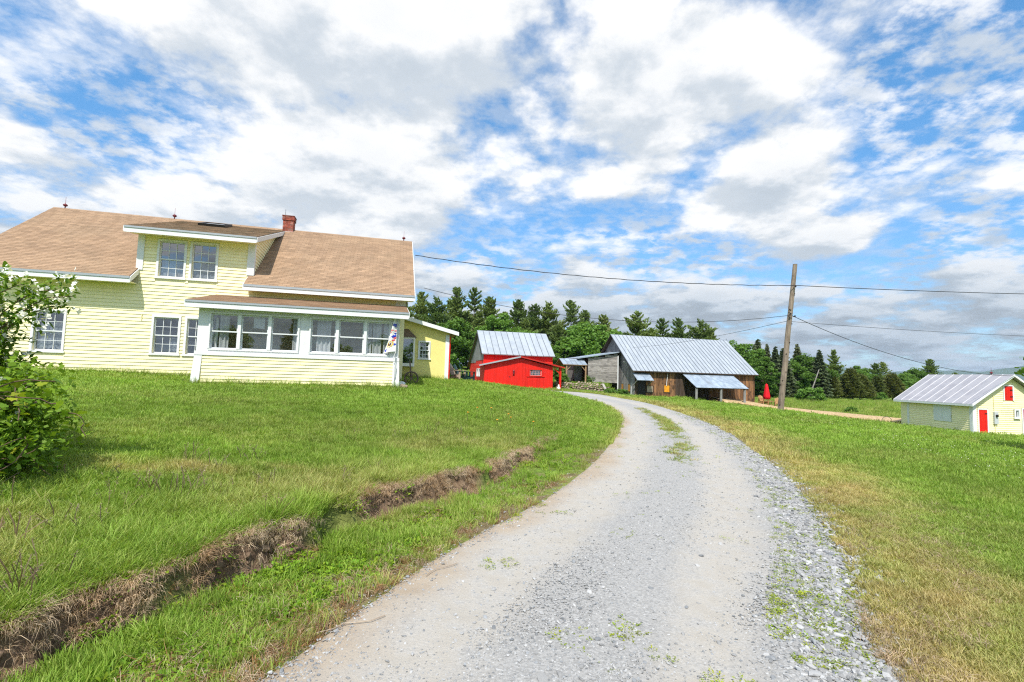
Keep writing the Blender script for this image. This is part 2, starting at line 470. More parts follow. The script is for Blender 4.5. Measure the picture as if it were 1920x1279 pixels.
# ---------------------------------------------------------------- terrain
def catmull(pts, n=8):
    P = [np.array(p, float) for p in pts]
    P = [2 * P[0] - P[1]] + P + [2 * P[-1] - P[-2]]
    out = []
    for i in range(1, len(P) - 2):
        for k in range(n):
            t = k / n
            out.append(0.5 * ((2 * P[i]) + (-P[i - 1] + P[i + 1]) * t + (2 * P[i - 1] - 5 * P[i] + 4 * P[i + 1] - P[i + 2]) * t * t + (-P[i - 1] + 3 * P[i] - 3 * P[i + 1] + P[i + 2]) * t ** 3))
    out.append(P[-2])
    return np.array(out)


def resample(C, n):
    s = np.r_[0, np.cumsum(np.hypot(*np.diff(C, axis=0).T))]
    q = np.linspace(0, s[-1], n)
    return np.c_[np.interp(q, s, C[:, 0]), np.interp(q, s, C[:, 1])]


EDGE_L = catmull([(-3.6, -9), (-2.6, -3), (-1.75, 1.0), (-1.09, 3.0), (-0.56, 4.41), (0.06, 5.61), (0.86, 7.31), (2.01, 10.49), (3.6, 16.0), (4.75, 21.1), (5.45, 28.0), (5.1, 34.5), (3.9, 39.3), (1.6, 42.2)])
EDGE_R = catmull([(0.7, -9), (1.25, -3), (1.75, 1.0), (2.25, 3.1), (2.89, 4.2), (3.66, 5.76), (4.7, 8.22), (5.67, 11.18), (6.9, 15.4), (8.0, 20.9), (8.75, 28.0), (8.7, 35.6), (7.2, 42.0), (3.4, 45.6)])
EL = resample(EDGE_L, 90); ER = resample(EDGE_R, 90)


def sdist(P, C):
    """signed distance to polyline C (positive on its left-hand side), P (n,2)"""
    best = np.full(len(P), 1e9); sg = np.ones(len(P))
    for i in range(len(C) - 1):
        a = C[i]; b = C[i + 1]; d = b - a; L2 = d @ d
        t = np.clip(((P - a) @ d) / L2, 0, 1)
        q = P - (a + t[:, None] * d)
        ds = np.hypot(q[:, 0], q[:, 1])
        cr = d[0] * (P[:, 1] - a[1]) - d[1] * (P[:, 0] - a[0])
        m = ds < best
        best[m] = ds[m]; sg[m] = np.sign(cr[m])
    return best * sg


def sstep(a, b, x):
    t = np.clip((x - a) / (b - a), 0, 1)
    return t * t * (3 - 2 * t)


def vnoise(P, scale, seed=0):
    """cheap smooth value noise"""
    q = P * scale
    i = np.floor(q).astype(np.int64); f = q - i; f = f * f * (3 - 2 * f)
    def h(a, b):
        n = (a * 374761393 + b * 668265263 + seed * 974634777) & 0x7fffffff
        n = ((n ^ (n >> 13)) * 1274126177) & 0x7fffffff
        return (n % 10007) / 10007.0
    x, y = i[:, 0], i[:, 1]
    return (h(x, y) * (1 - f[:, 0]) + h(x + 1, y) * f[:, 0]) * (1 - f[:, 1]) + (h(x, y + 1) * (1 - f[:, 0]) + h(x + 1, y + 1) * f[:, 0]) * f[:, 1]


def fbm(P, scale, seed=0, o=3):
    r = 0; a = 0.5; t = 0
    for k in range(o):
        r = r + a * vnoise(P, scale * 2 ** k, seed + k); t += a; a *= 0.5
    return r / t


CTRL = np.array([
    (-2.7, 2.6, .24), (-2.0, 4.0, .25), (-1.7, 5.2, .25), (-1.1, 7.2, .25), (0.2, 9.6, .23), (1.6, 12.0, .21), (3.0, 16.0, .17), (4.2, 22, .25), (4.6, 28, .3), (3.8, 36, .35),
    (-4.5, 3.5, .45), (-4.5, 6, .52), (-8, 5, .75), (-4, 10, .68), (-8, 10, .84), (-14, 9, 1.1), (-1, 13, .58), (1, 18, .60), (0, 24, .75), (2, 30, .62), (1.5, 38, .5),
    (-19, 16.5, 1.3), (-14, 16.5, 1.16), (-10.6, 16.2, .98), (-7.4, 17.0, .98), (-4.2, 17.9, 1.00), (-3.0, 23.0, 1.26), (-14, 27, 1.45), (-6, 28, 1.35), (-3, 28, 1.22), (-28, 14, 1.7), (-26, 30, 1.9),
    (-2.6, 46.4, .62), (0.8, 47.2, .50), (4.1, 48.2, .36), (6.5, 46, .2), (9.0, 47.5, .05), (12.8, 50.2, -.15), (19, 49.3, -.30), (24.5, 50.7, -.68), (28, 54, -1.05), (12, 58, .0), (22, 60, -.4),
    (4, 55, .9), (-3, 56, .95), (-10, 60, 1.6), (-12, 85, 2.9), (-30, 60, 2.6), (0, 85, 2.0), (12, 75, .6), (10, 95, 1.6), (25, 85, -.2), (28.5, 54.6, -1.15), (31, 58, -1.4),
    (9.5, 12, .0), (14.5, 26, .10), (10, 32, .1), (16, 38, -.45), (20, 28, -.6), (32.6, 34.3, -1.48), (38, 34, -1.6), (32, 41, -1.5), (25, 20, -.95), (15, 10, -.38), (30, 10, -1.6), (45, 25, -2.3), (8, 4, -.05), (5, 1, -.02),
    (36, 46, -1.6), (28, 44, -1.45), (24, 44, -1.1), (31.5, 52, -1.45), (45, 60, -1.2), (52, 85, -.95), (45, 95, -.8), (65, 100, -1.0), (85, 105, -1.4), (70, 60, -2.0), (110, 100, -2.2),
    (-45, 30, 2.6), (-45, 0, 1.8), (-12, -6, .8), (-5, -2, .45), (8, -8, -.1), (30, -10, -1.6), (80, 20, -3.5), (-40, 90, 4), (30, 120, -.2), (-10, 120, 3.6), (80, 130, -1.6)])


def tps_fit(C, lam):
    n = len(C); X = C[:, :2] / 30
    r2 = ((X[:, None] - X[None]) ** 2).sum(-1)
    K = np.where(r2 > 0, 0.5 * r2 * np.log(np.maximum(r2, 1e-12)), 0) + lam * np.eye(n)
    A = np.c_[np.ones(n), X]
    S = np.zeros((n + 3, n + 3)); S[:n, :n] = K; S[:n, n:] = A; S[n:, :n] = A.T
    return np.linalg.solve(S, np.r_[C[:, 2], 0, 0, 0])


TPSW = tps_fit(CTRL, 2e-4)


def tps(P):
    out = np.zeros(len(P)); X = CTRL[:, :2] / 30
    for s in range(0, len(P), 40000):
        Q = P[s:s + 40000] / 30
        r2 = ((Q[:, None] - X[None]) ** 2).sum(-1)
        U = 0.5 * r2 * np.log(np.maximum(r2, 1e-12))
        out[s:s + 40000] = U @ TPSW[:len(X)] + np.c_[np.ones(len(Q)), Q] @ TPSW[len(X):]
    return out


def bank_edge(P):
    """where the cut bank stands, metres left of the drive's edge"""
    return 1.18 + 0.30 * (fbm(P, 0.9, 5) - 0.5) + 0.30 * (fbm(P, 3.5, 9) - 0.5) + 0.14 * (fbm(P, 9.0, 19, 2) - 0.5)


def zroad(P):
    return 0.0 + 0.10 * sstep(20, 36, P[:, 1]) + 0.22 * sstep(36, 46, P[:, 1])


def height(P, want=False):
    P = np.asarray(P, float).reshape(-1, 2)
    dL = sdist(P, EL); dR = -sdist(P, ER)
    far = np.hypot(P[:, 0], P[:, 1] - 30)
    Pc = P.copy(); k = np.maximum(far / 125, 1)
    Pc[:, 0] = P[:, 0] / k; Pc[:, 1] = 30 + (P[:, 1] - 30) / k
    zt = tps(Pc)
    f = sstep(125, 700, far); zt = zt * (1 - f) + (-6.0) * f
    nearn = sstep(60, 25, far)
    zt = zt + nearn * (0.05 * (fbm(P, 0.6, 31) - 0.5) + 0.03 * (fbm(P, 2.2, 37) - 0.5))
    zr = zroad(P)
    steep = sstep(13.5, 9.0, P[:, 1])
    be = bank_edge(P) * steep + 0.1 * (1 - steep)
    wd = 0.11 * steep + 2.2 * (1 - steep)
    B = sstep(0, 1, (dL - be) / wd)
    ditch = -0.02 * sstep(0.1, 0.6, dL) * steep + 0.05 * (fbm(P, 1.7, 3) - 0.5) * steep + 0.05 * (fbm(P, 6, 4) - 0.5) * steep
    zl = (zr + ditch) * (1 - B) + (zt + steep * (0.05 * (fbm(P, 2.5, 21) - 0.45) + 0.035 * (fbm(P, 8, 22) - 0.5))) * B
    S = sstep(0, 3.0, dR)
    zR = zr * (1 - S) + zt * S + 0.02 * (fbm(P, 2.0, 41) - 0.5) * sstep(0, .5, dR)
    inside = (dL <= 0) & (dR <= 0)
    past = sstep(46, 50, P[:, 1])
    z = np.where(dL > 0, zl, np.where(dR > 0, zR, zr))
    both = (dL > 0) & (dR > 0)
    z = np.where(both, zt, z)
    z = z * (1 - past) + zt * past
    # terrace behind the dry-stone wall
    ter = sstep(3.6, 4.8, P[:, 0]) * sstep(11.0, 9.8, P[:, 0]) * sstep(49.5, 50.3, P[:, 1]) * sstep(64, 56, P[:, 1])
    z = z * (1 - ter) + np.maximum(z, 1.02) * ter
    if want:
        return z, dL, dR, inside, be, steep
    return z


def hz(x, y):
    return float(height([(x, y)])[0])


def axis(lo, hi, c0, c1, fine, grow=1.085):
    a = list(np.arange(c0, c1, fine))
    s = fine; x = a[-1]
    while x < hi:
        s *= grow; x += s; a.append(x)
    s = fine; x = a[0]
    while x > lo:
        s *= grow; x -= s; a.insert(0, x)
    return np.array(a)


gx = axis(-6500, 6500, -3.4, 3.0, 0.055, 1.055)
gy = axis(-6500, 9000, 2.0, 9.6, 0.065, 1.045)
GX, GY = np.meshgrid(gx, gy)
GP = np.c_[GX.ravel(), GY.ravel()]
gz, gdL, gdR, gin, gbe, gst = height(GP, True)
gz = np.where(gin & (np.abs(gdL) > .12) & (np.abs(gdR) > .12), gz - 0.05, gz)
nx, ny = len(gx), len(gy)
idx = np.arange(nx * ny).reshape(ny, nx)
GF = np.stack([idx[:-1, :-1], idx[:-1, 1:], idx[1:, 1:], idx[1:, :-1]], -1).reshape(-1, 4)


def dryness(P, dL, dR):
    n1 = fbm(P, 0.55, 51); n2 = fbm(P, 2.4, 57)
    right = sstep(2.1, 0.3, dR + 1.6 * (n1 - 0.5)) * (dR > -.3) * sstep(60, 22, P[:, 1]) * (0.45 + 0.5 * n2)
    right = right + 0.25 * sstep(3.0, 1.4, dR) * (dR > 0) * n2
    left = 0.45 * sstep(1.7, 0.6, np.abs(dL - 2.0)) * (dL > 0) * sstep(14, 8, P[:, 1]) * sstep(0.35, 0.7, n1)
    gen = 0.18 * sstep(0.48, 0.75, n1) + 0.08 * n2
    for cx, cy, rx, ry in ((-3.35, 5.55, .75, .28), (-2.75, 5.95, .35, .16), (-4.1, 5.3, .5, .3)):
        gen = np.maximum(gen, 0.85 * np.exp(-((P[:, 0] - cx) / rx) ** 2 - ((P[:, 1] - cy) / ry) ** 2) * (0.4 + n2))
    edge = 0.4 * sstep(0.5, 0.0, dL) * (dL > -.2)
    return np.clip(np.maximum(np.maximum(right, left), np.maximum(gen, edge)), 0, 1)


def lipmask(P):
    return sstep(0.31, 0.46, fbm(P, 1.25, 65))


def dirtness(P, dL, be, steep):
    face = sstep(0.22, 0.05, np.abs(dL - be - 0.05)) * steep * (0.25 + 0.75 * lipmask(P))
    spots = sstep(0.46, 0.60, fbm(P, 1.9, 63)) * sstep(1.4, 0.2, dL) * (dL > 0) * sstep(14, 10, P[:, 1])
    return np.clip(np.maximum(face, 0.8 * spots), 0, 1)


gm, q, bs, out = base_mat('ground')
a_d = q.n('ShaderNodeAttribute'); a_d.attribute_name = 'dry'
a_s = q.n('ShaderNodeAttribute'); a_s.attribute_name = 'dirt'
geo = q.n('ShaderNodeNewGeometry')
pos = geo.outputs['Position']
n1 = q.noise(pos, 0.35, 4, 0.6); n2 = q.noise(pos, 9.0, 6, 0.7); n3 = q.noise(pos, 60, 4, 0.7)
green = q.mix(q.mapr(n1, .35, .65), (0.13, 0.245, 0.022), (0.175, 0.295, 0.036))
green = q.mix(q.mapr(n2, .35, .7), green, (0.065, 0.13, 0.014))
green = q.mix(q.mapr(n3, .45, .75, 0, .7), green, (0.26, 0.36, 0.07))
dryc = q.mix(q.mapr(n2, .35, .65), (0.34, 0.28, 0.11), (0.23, 0.19, 0.07))
dryc = q.mix(q.mapr(n3, .45, .7, 0, .8), dryc, (0.48, 0.40, 0.20))
soil = q.mix(q.mapr(n2, .35, .65), (0.26, 0.175, 0.115), (0.13, 0.083, 0.054))
soil = q.mix(q.mapr(n3, .5, .75, 0, .8), soil, (0.36, 0.28, 0.19))
c = q.mix(a_d.outputs['Fac'], green, dryc)
c = q.mix(a_s.outputs['Fac'], c, soil)
q.l(c, bs.inputs['Base Color']); bs.inputs['Roughness'].default_value = 0.95; bs.inputs['Specular IOR Level'].default_value = 0.1
bp = q.n('ShaderNodeBump'); bp.inputs['Strength'].default_value = 0.9; bp.inputs['Distance'].default_value = 0.05
q.l(q.noise(pos, 22, 7, 0.72), bp.inputs['Height']); q.l(bp.outputs[0], bs.inputs['Normal'])

gme = np_mesh('ground', np.c_[GP, gz], GF, gm, smooth=True)
for nm, arr in (('dry', dryness(GP, gdL, gdR)), ('dirt', dirtness(GP, gdL, gbe, gst))):
    a = gme.attributes.new(nm, 'FLOAT', 'POINT'); a.data.foreach_set('value', arr.astype(np.float32))
ground = tag(link('ground', gme), 'rolling green lawn and meadow around the farm buildings', kind='structure')

# ---- gravel drive
NS, NW = 420, 46
rl = resample(EDGE_L, NS); rr = resample(EDGE_R, NS)
ww = np.linspace(-0.02, 1.02, NW)
RP = (rl[:, None] * (1 - ww)[None, :, None] + rr[:, None] * ww[None, :, None]).reshape(-1, 2)
wv = np.tile(ww, NS)
def drive_z(P, wv):
    rut = -0.022 * (np.exp(-((wv - .24) / .10) ** 2) + np.exp(-((wv - .72) / .10) ** 2)) + 0.012 * np.exp(-((wv - .48) / .12) ** 2)
    return zroad(P) + 0.012 + rut + 0.022 * (fbm(P, 1.4, 71) - .5) + 0.012 * (fbm(P, 6, 73) - .5)


rz_ = drive_z(RP, wv)
edgef = np.minimum(wv + .02, 1.02 - wv)
rz_ = rz_ - 0.06 * sstep(0.03, 0.0, edgef)
ridx = np.arange(NS * NW).reshape(NS, NW)
RF = np.stack([ridx[:-1, :-1], ridx[:-1, 1:], ridx[1:, 1:], ridx[1:, :-1]], -1).reshape(-1, 4)
rm, q, bs, out = base_mat('gravel_drive')
geo = q.n('ShaderNodeNewGeometry'); pos = geo.outputs['Position']
aw = q.n('ShaderNodeAttribute'); aw.attribute_name = 'across'
W_ = aw.outputs['Fac']
wob = q.math('ADD', W_, q.math('MULTIPLY', q.math('SUBTRACT', q.noise(pos, .8, 4, .6), .5), .30))
nf = q.noise(pos, 55, 6, .75); nm_ = q.noise(pos, 4, 6, .65)
vor = q.n('ShaderNodeTexVoronoi'); q.l(pos, vor.inputs['Vector']); vor.inputs['Scale'].default_value = 75
vsep = q.n('ShaderNodeSeparateColor'); q.l(vor.outputs['Color'], vsep.inputs[0])
grey = q.mix(q.mapr(vsep.outputs[0], .0, 1, smooth=False), (0.23, 0.229, 0.225), (0.435, 0.43, 0.42))
grey = q.mix(q.mapr(nf, .35, .65, .15, .6), grey, (0.345, 0.336, 0.32))
tan = q.mix(q.mapr(nm_, .35, .65), (0.485, 0.45, 0.395), (0.39, 0.362, 0.318))
tan = q.mix(q.mapr(nf, .42, .7, 0, .6), tan, (0.36, 0.344, 0.318))
t1 = q.mapr(q.math('ABSOLUTE', q.math('SUBTRACT', wob, .17)), .20, .06)
t2 = q.mapr(q.math('ABSOLUTE', q.math('SUBTRACT', wob, .70)), .16, .04)
tr = q.math('MULTIPLY', q.math('MAXIMUM', t1, t2), q.mapr(nm_, .30, .62, .2, 1.0))
col = q.mix(tr, grey, tan)
soil2 = q.mix(q.mapr(nm_, .35, .65), (0.35, 0.27, 0.185), (0.40, 0.325, 0.24))
col = q.mix(q.mapr(wob, .15, .0, 0, .9), col, soil2)
q.l(col, bs.inputs['Base Color']); bs.inputs['Roughness'].default_value = .95; bs.inputs['Specular IOR Level'].default_value = .15
bp = q.n('ShaderNodeBump'); bp.inputs['Strength'].default_value = .55; bp.inputs['Distance'].default_value = .015
hgt = q.math('ADD', q.math('MULTIPLY', q.noise(pos, 150, 3, .6), .6), nf)
q.l(hgt, bp.inputs['Height']); q.l(bp.outputs[0], bs.inputs['Normal'])
rme = np_mesh('driveway', np.c_[RP, rz_], RF, rm, smooth=True)
a = rme.attributes.new('across', 'FLOAT', 'POINT'); a.data.foreach_set('value', wv.astype(np.float32))
drive = tag(link('driveway', rme), 'grey gravel drive with pale wheel tracks curving towards the barns', kind='structure')


# ---------------------------------------------------------------- building helpers
def front(y):   # wall facing local -y
    return lambda s, d, z: (s, y - d, z)
def right(x):   # wall facing local +x
    return lambda s, d, z: (x + d, s, z)
def left(x):    # wall facing local -x
    return lambda s, d, z: (x - d, s, z)


def pbox(mb, P, s0, s1, d0, d1, z0, z1):
    return mb.hexa([P(s0, d1, z0), P(s1, d1, z0), P(s1, d0, z0), P(s0, d0, z0), P(s0, d1, z1), P(s1, d1, z1), P(s1, d0, z1), P(s0, d0, z1)])


def wall_holes(mb, P, s0, s1, z0, z1, th, holes):
    ss = sorted(set([s0, s1] + [v for h in holes for v in h[:2] if s0 < v < s1]))
    zs = sorted(set([z0, z1] + [v for h in holes for v in h[2:4] if z0 < v < z1]))
    for a, b in zip(ss[:-1], ss[1:]):
        for c_, d_ in zip(zs[:-1], zs[1:]):
            m_, n_ = (a + b) / 2, (c_ + d_) / 2
            if any(h[0] < m_ < h[1] and h[2] < n_ < h[3] for h in holes):
                continue
            pbox(mb, P, a, b, -th, 0, c_, d_)


def cut(s0, s1, z0, z1, holes):
    iv = [(s0, s1)]
    for h in holes:
        if h[2] < z1 - 0.004 and h[3] > z0 + 0.004:
            nv = []
            for a, b in iv:
                if h[1] <= a or h[0] >= b: nv.append((a, b)); continue
                if a < h[0]: nv.append((a, h[0]))
                if b > h[1]: nv.append((h[1], b))
            iv = nv
    return [(a, b) for a, b in iv if b - a > 0.03]


def clapboards(parent, P, s0, s1, z0, z1, e, holes, m, dz, lim=None, name='clapboard', lap=.032):
    k = 0; z = z0
    while z < z1 - 0.02:
        zt = min(z + e + 0.012, z1)
        a0, a1 = (s0, s1) if lim is None else lim(z + e * .5)
        if a1 - a0 > 0.05:
            pcs = []
            for a, b in cut(a0, a1, z, z + e, holes):
                while b - a > 4.2:
                    c_ = a + random.uniform(1.8, 3.6); pcs.append((a, c_ - .002)); a = c_ + .002
                pcs.append((a, b))
            for a, b in pcs:
                j = random.uniform(-.0012, .0012)
                mb = MB(dz)
                mb.hexa([P(a, lap + j, z), P(b, lap + j, z), P(b, .001, z), P(a, .001, z), P(a, .006, zt), P(b, .006, zt), P(b, .001, zt), P(a, .001, zt)])
                mb.build(name, m, parent)
        z += e; k += 1


def window(parent, P, s0, s1, z0, z1, grid, dz, cas=0.075, curtain=None, frame_m=None, sash_m=None, sill=True, rails=True, glass='glass'):
    fm = frame_m or MT['white']; sm = sash_m or MT['whitemetal']
    mb = MB(dz)
    pbox(mb, P, s0, s0 + cas, -.02, .05, z0 + cas, z1); pbox(mb, P, s1 - cas, s1, -.02, .05, z0 + cas, z1)
    pbox(mb, P, s0 + cas, s1 - cas, -.02, .0495, z1 - cas, z1)
    pbox(mb, P, s0 - (.03 if sill else 0), s1 + (.03 if sill else 0), -.02, .065 if sill else .042, z0, z0 + cas)
    # reveals
    for a, b in ((s0 + cas - .012, s0 + cas), (s1 - cas, s1 - cas + .012)):
        pbox(mb, P, a, b, -.14, -.021, z0 + cas, z1 - cas)
    w = mb.build('window', fm, parent)
    a0, a1, b0, b1 = s0 + cas + .001, s1 - cas - .001, z0 + cas + .001, z1 - cas - .001
    mid = (b0 + b1) / 2
    sashes = [(b0, mid + .02, -.085), (mid - .02, b1, -.045)] if rails else [(b0, b1, -.05)]
    for c0, c1, d in sashes:
        mb = MB(dz); r = .042
        pbox(mb, P, a0, a0 + r, d - .018, d + .018, c0, c1); pbox(mb, P, a1 - r, a1, d - .018, d + .018, c0, c1)
        pbox(mb, P, a0 + r, a1 - r, d - .0175, d + .0175, c0, c0 + r); pbox(mb, P, a0 + r, a1 - r, d - .0175, d + .0175, c1 - r, c1)
        nx_, nz_ = grid; t = .009
        X = np.linspace(a0 + r, a1 - r, nx_ + 1); Zs = np.linspace(c0 + r, c1 - r, nz_ + 1)
        for x in X[1:-1]: pbox(mb, P, x - t, x + t, d - .012, d + .014, c0 + r, c1 - r)
        for i, zz in enumerate(Zs[1:-1]):
            for xa, xb in zip(X[:-1], X[1:]):
                pbox(mb, P, xa + (t if xa > X[0] else 0), xb - (t if xb < X[-1] else 0), d - .0115, d + .0135, zz - t, zz + t)
        mb.build('sash', sm, w)
        for xa, xb in zip(X[:-1], X[1:]):
            for za, zb in zip(Zs[:-1], Zs[1:]):
                g = MB(dz); yj = random.uniform(-.002, .002)
                g.add([P(xa - .002, d - .004 + yj, za - .002), P(xb + .002, d - .004 - yj, za - .002), P(xb + .002, d - .004 - yj, zb + .002), P(xa - .002, d - .004 + yj, zb + .002)], [(0, 1, 2, 3)])
                g.build('pane', MT[glass], w)
    for cu in (curtain or []):
        u0, u1, v0, v1, mat, amp = cu
        xa = a0 + (a1 - a0) * u0; xb = a0 + (a1 - a0) * u1; za = b0 + (b1 - b0) * v0; zb = b0 + (b1 - b0) * v1
        n_ = max(6, int((xb - xa) / .03)); g = MB(dz); vs = []
        for i in range(n_ + 1):
            s = xa + (xb - xa) * i / n_
            o = -.17 + amp * math.sin(i * 1.35 + random.random()) ; hem = random.uniform(-.01, .01) + (.05 * abs(math.sin(i * .55)) if amp < .02 else 0)
            vs += [P(s, o, za + hem), P(s, o * .9 - .02, zb)]
        g.add(vs, [(2 * i, 2 * i + 2, 2 * i + 3, 2 * i + 1) for i in range(n_)])
        g.build('curtain', MT[mat], w)
    return w


def shingles(mb, p0, ux, us, W, L, tw=.30, ex=.128, th=.012, lim=None):
    """overlapping tabs on a roof plane: p0 eave corner, ux along the eave, us up the slope"""
    ux = Vector(ux).normalized(); us = Vector(us).normalized(); nn = ux.cross(us); p0 = Vector(p0)
    rows = int(L / ex)
    for r in range(rows + 1):
        v0 = r * ex - .02; v1 = min(v0 + ex + .03, L)
        off = (r % 2) * tw / 2 + random.uniform(-.015, .015)
        a_lo, a_hi = (0, W) if lim is None else lim((v0 + v1) / 2)
        x = a_lo - off
        rv = random.uniform(-.06, .06)
        while x < a_hi:
            a = max(x + .003, a_lo); b = min(x + tw - .003, a_hi)
            if b - a > .03:
                t0 = th + random.uniform(0, .004); jv = random.uniform(-.004, .004)
                mb.cur = min(1, max(0, .5 + rv + random.gauss(0, .17)))
                A = lambda s, v, h: tuple(p0 + ux * s + us * v + nn * h)
                mb.hexa([A(a, v0 + jv, .002), A(b, v0 + jv, .002), A(b, v1, .001), A(a, v1, .001), A(a, v0 + jv, t0), A(b, v0 + jv, t0), A(b, v1, .004), A(a, v1, .004)])
            x += tw
    return mb


def panel_mesh(name, W, L, mat, seam_m, th=.012, rib=.028, ribw=.03):
    mb = MB(); mb.box(0.001, W - .001, 0, L, 0, th)
    nf = len(mb.f)
    mb.hexa([(-ribw / 2, -.004, th + .0005), (ribw / 2, -.004, th + .0005), (ribw / 2, L, th + .0005), (-ribw / 2, L, th + .0005), (-ribw / 4, -.004, th + rib), (ribw / 4, -.004, th + rib), (ribw / 4, L, th + rib), (-ribw / 4, L, th + rib)])
    me = mb.mesh(name, mat); me.materials.append(seam_m)
    for p in list(me.polygons)[nf:]: p.material_index = 1
    return me


def metal_roof(parent, p0, ux, us, W, L, n, mat, seam_m, dz, name='roof_panel', rib=.028, ribw=.03, th=.012):
    ux = Vector(ux).normalized(); us = Vector(us).normalized(); nn = ux.cross(us)
    me = panel_mesh(name, W / n, L, mat, seam_m, th, rib, ribw)
    for i in range(n):
        o = bpy.data.objects.new(name, me); COL.objects.link(o); o.parent = parent
        p = Vector(p0) + ux * (W / n * i) + nn * random.uniform(0, .003) + Vector((0, 0, dz))
        o.matrix_local = Matrix(((ux.x, us.x, nn.x, p.x), (ux.y, us.y, nn.y, p.y), (ux.z, us.z, nn.z, p.z), (0, 0, 0, 1)))


def vboards(parent, P, s0, s1, zb, zt, width, m, dz, holes=(), name='board', d0=.0, th=.028, jit=.006, jag=0.0):
    s = s0
    while s < s1 - .02:
        wv_ = width * random.uniform(.75, 1.25); e = min(s + wv_, s1)
        if s1 - e < .05: e = s1
        segs = [(None, None)]
        hs = sorted([h for h in holes if h[0] < (s + e) / 2 < h[1]], key=lambda h: h[2])
        zlo = zb((s + e) / 2) + random.uniform(0, jag); pieces = []; cur = zlo
        for h in hs:
            if h[2] > cur: pieces.append((cur, h[2]))
            cur = h[3]
        pieces.append((cur, None))
        g = random.uniform(.002, .007); o = d0 + random.uniform(0, jit)
        mb = MB(dz); ok = False
        for a, b in pieces:
            t0 = zt(s) if b is None else b; t1 = zt(e) if b is None else b
            if min(t0, t1) - a < .02: continue
            ok = True
            mb.hexa([P(s + g, o + th, a), P(e - g, o + th, a), P(e - g, o, a), P(s + g, o, a), P(s + g, o + th, t0), P(e - g, o + th, t1), P(e - g, o, t1), P(s + g, o, t0)])
        if ok: mb.build(name, m, parent)
        s = e


# ---------------------------------------------------------------- farmhouse
HZ = 1.0
A_U = R_(14.5)
house = thing('farmhouse', 'long pale yellow clapboard farmhouse with tan shingle roof and glazed front porch', 'house', (-16.652, 17.366, HZ), A_U)
DZ = -HZ
EY, EZ, RY, RZ = -.60, 4.80, 4.5, 8.42                 # front eave and ridge of the main roof (local y, z)
SL = (RZ - EZ) / (RY - EY)
roofz = lambda y: EZ + (y - EY) * SL
wins = [(-.52, .50, 1.93, 3.49), (3.18, 4.15, 1.97, 3.48), (4.28, 5.25, 1.97, 3.48), (3.17, 4.16, 4.88, 6.40), (4.27, 5.25, 4.88, 6.40)]
inset = lambda h, c=.076: (h[0] + c, h[1] - c, h[2] + c, h[3] - c)
F0 = front(0.0)
mb = MB(DZ)
wall_holes(mb, F0, -2.5, 12.45, .5, 5.10, .14, [inset(h) for h in wins])
wall_holes(mb, F0, 2.56, 6.50, 5.10, 6.72, .14, [inset(h) for h in wins])
mb.build('front_wall', MT['yellow'], house)
mb = MB(DZ)
for x0, x1 in ((-2.5, -2.36), (12.31, 12.45)):
    mb.prism([(x0, .14, .5), (x0, 9.0, .5), (x0, 9.0, 5.15), (x0, RY, 8.30), (x0, .14, 5.2)], (x1 - x0, 0, 0))
mb.box(-2.36, 12.31, 8.86, 9.0, .5, 5.1)
mb.build('end_walls', MT['yellow'], house)
mb = MB(DZ); mb.box(-2.3, 12.3, 2.2, 2.3, .5, 5.0); mb.box(-2.3, 12.3, .16, 2.2, 1.18, 1.2); mb.box(2.6, 6.4, 2.2, 2.28, 5.01, 6.9)
mb.build('inner_wall', MT['dark'], house)
# clapboards
clapboards(house, F0, -2.5, 12.3, .92, 4.62, .128, [(h[0] - .01, h[1] + .01, h[2], h[3]) for h in wins] + [(5.62, 12.2, .5, 3.9)], MT['yellow'], DZ)
clapboards(house, F0, 2.62, 6.34, 4.632, 6.58, .128, wins, MT['yellow'], DZ, lim=lambda z: (2.62, 6.34) if z < 5.1 else (2.74, 6.28))
# right cheek of the dormer
DE_Y, DE_Z, DR_Y, DR_Z = -.60, 6.66, 4.30, 8.30
DSL = (DR_Z - DE_Z) / (DR_Y - DE_Y)
dorz = lambda y: DE_Z + (y - DE_Y) * DSL
mb = MB(DZ)
mb.prism([(6.36, .0, 5.10), (6.36, 4.0, 8.02), (6.36, 4.0, 8.05), (6.36, .0, dorz(0) - .12)], (.13, 0, 0))
mb.build('dormer_cheek', MT['yellow'], house)
mb = MB(DZ)
mb.prism([(2.57, .0, 5.10), (2.57, 4.0, 8.02), (2.57, 4.0, 8.05), (2.57, .0, dorz(0) - .12)], (.13, 0, 0))
mb.build('dormer_cheek', MT['yellow'], house)
clapboards(house, right(6.49), 0, 4, 5.22, 7.95, .128, [], MT['yellow'], DZ, lim=lambda z: (max(.10, (z + .20 - DE_Z) / DSL + DE_Y), (z - EZ) / SL + EY - .06))
# windows of the front
lace = [(.02, .98, .02, .62, 'lace', .012), (.12, .95, .45, .72, 'lace', .015)]
for i, h in enumerate(wins):
    window(house, F0, *h, (3, 2), DZ, curtain=(lace if i == 0 else [(.02, .98, .0, .5, 'lace', .012)] if i in (3, 4) else [(.6, .98, .05, .45, 'lace', .012)]))
# trim of the main wall
mb = MB(DZ); pbox(mb, F0, 2.52, 2.74, .0, .055, 5.16, 6.60); mb.build('corner_board', MT['white'], house)
mb = MB(DZ); pbox(mb, F0, 6.28, 6.50, .0, .055, 5.24, 6.58); pbox(mb, right(6.50), -.055, .10, .0, .04, 5.24, 6.6); mb.build('corner_board', MT['white'], house)
mb = MB(DZ); pbox(mb, F0, 12.06, 12.47, .0, .055, 4.2, 4.70); mb.build('corner_board', MT['white'], house)
mb = MB(DZ); mb.tube([F0(2.84, .05, 3.50), F0(2.84, .05, 3.25)], .012, 6); mb.build('spigot', MT['yellow'], house)


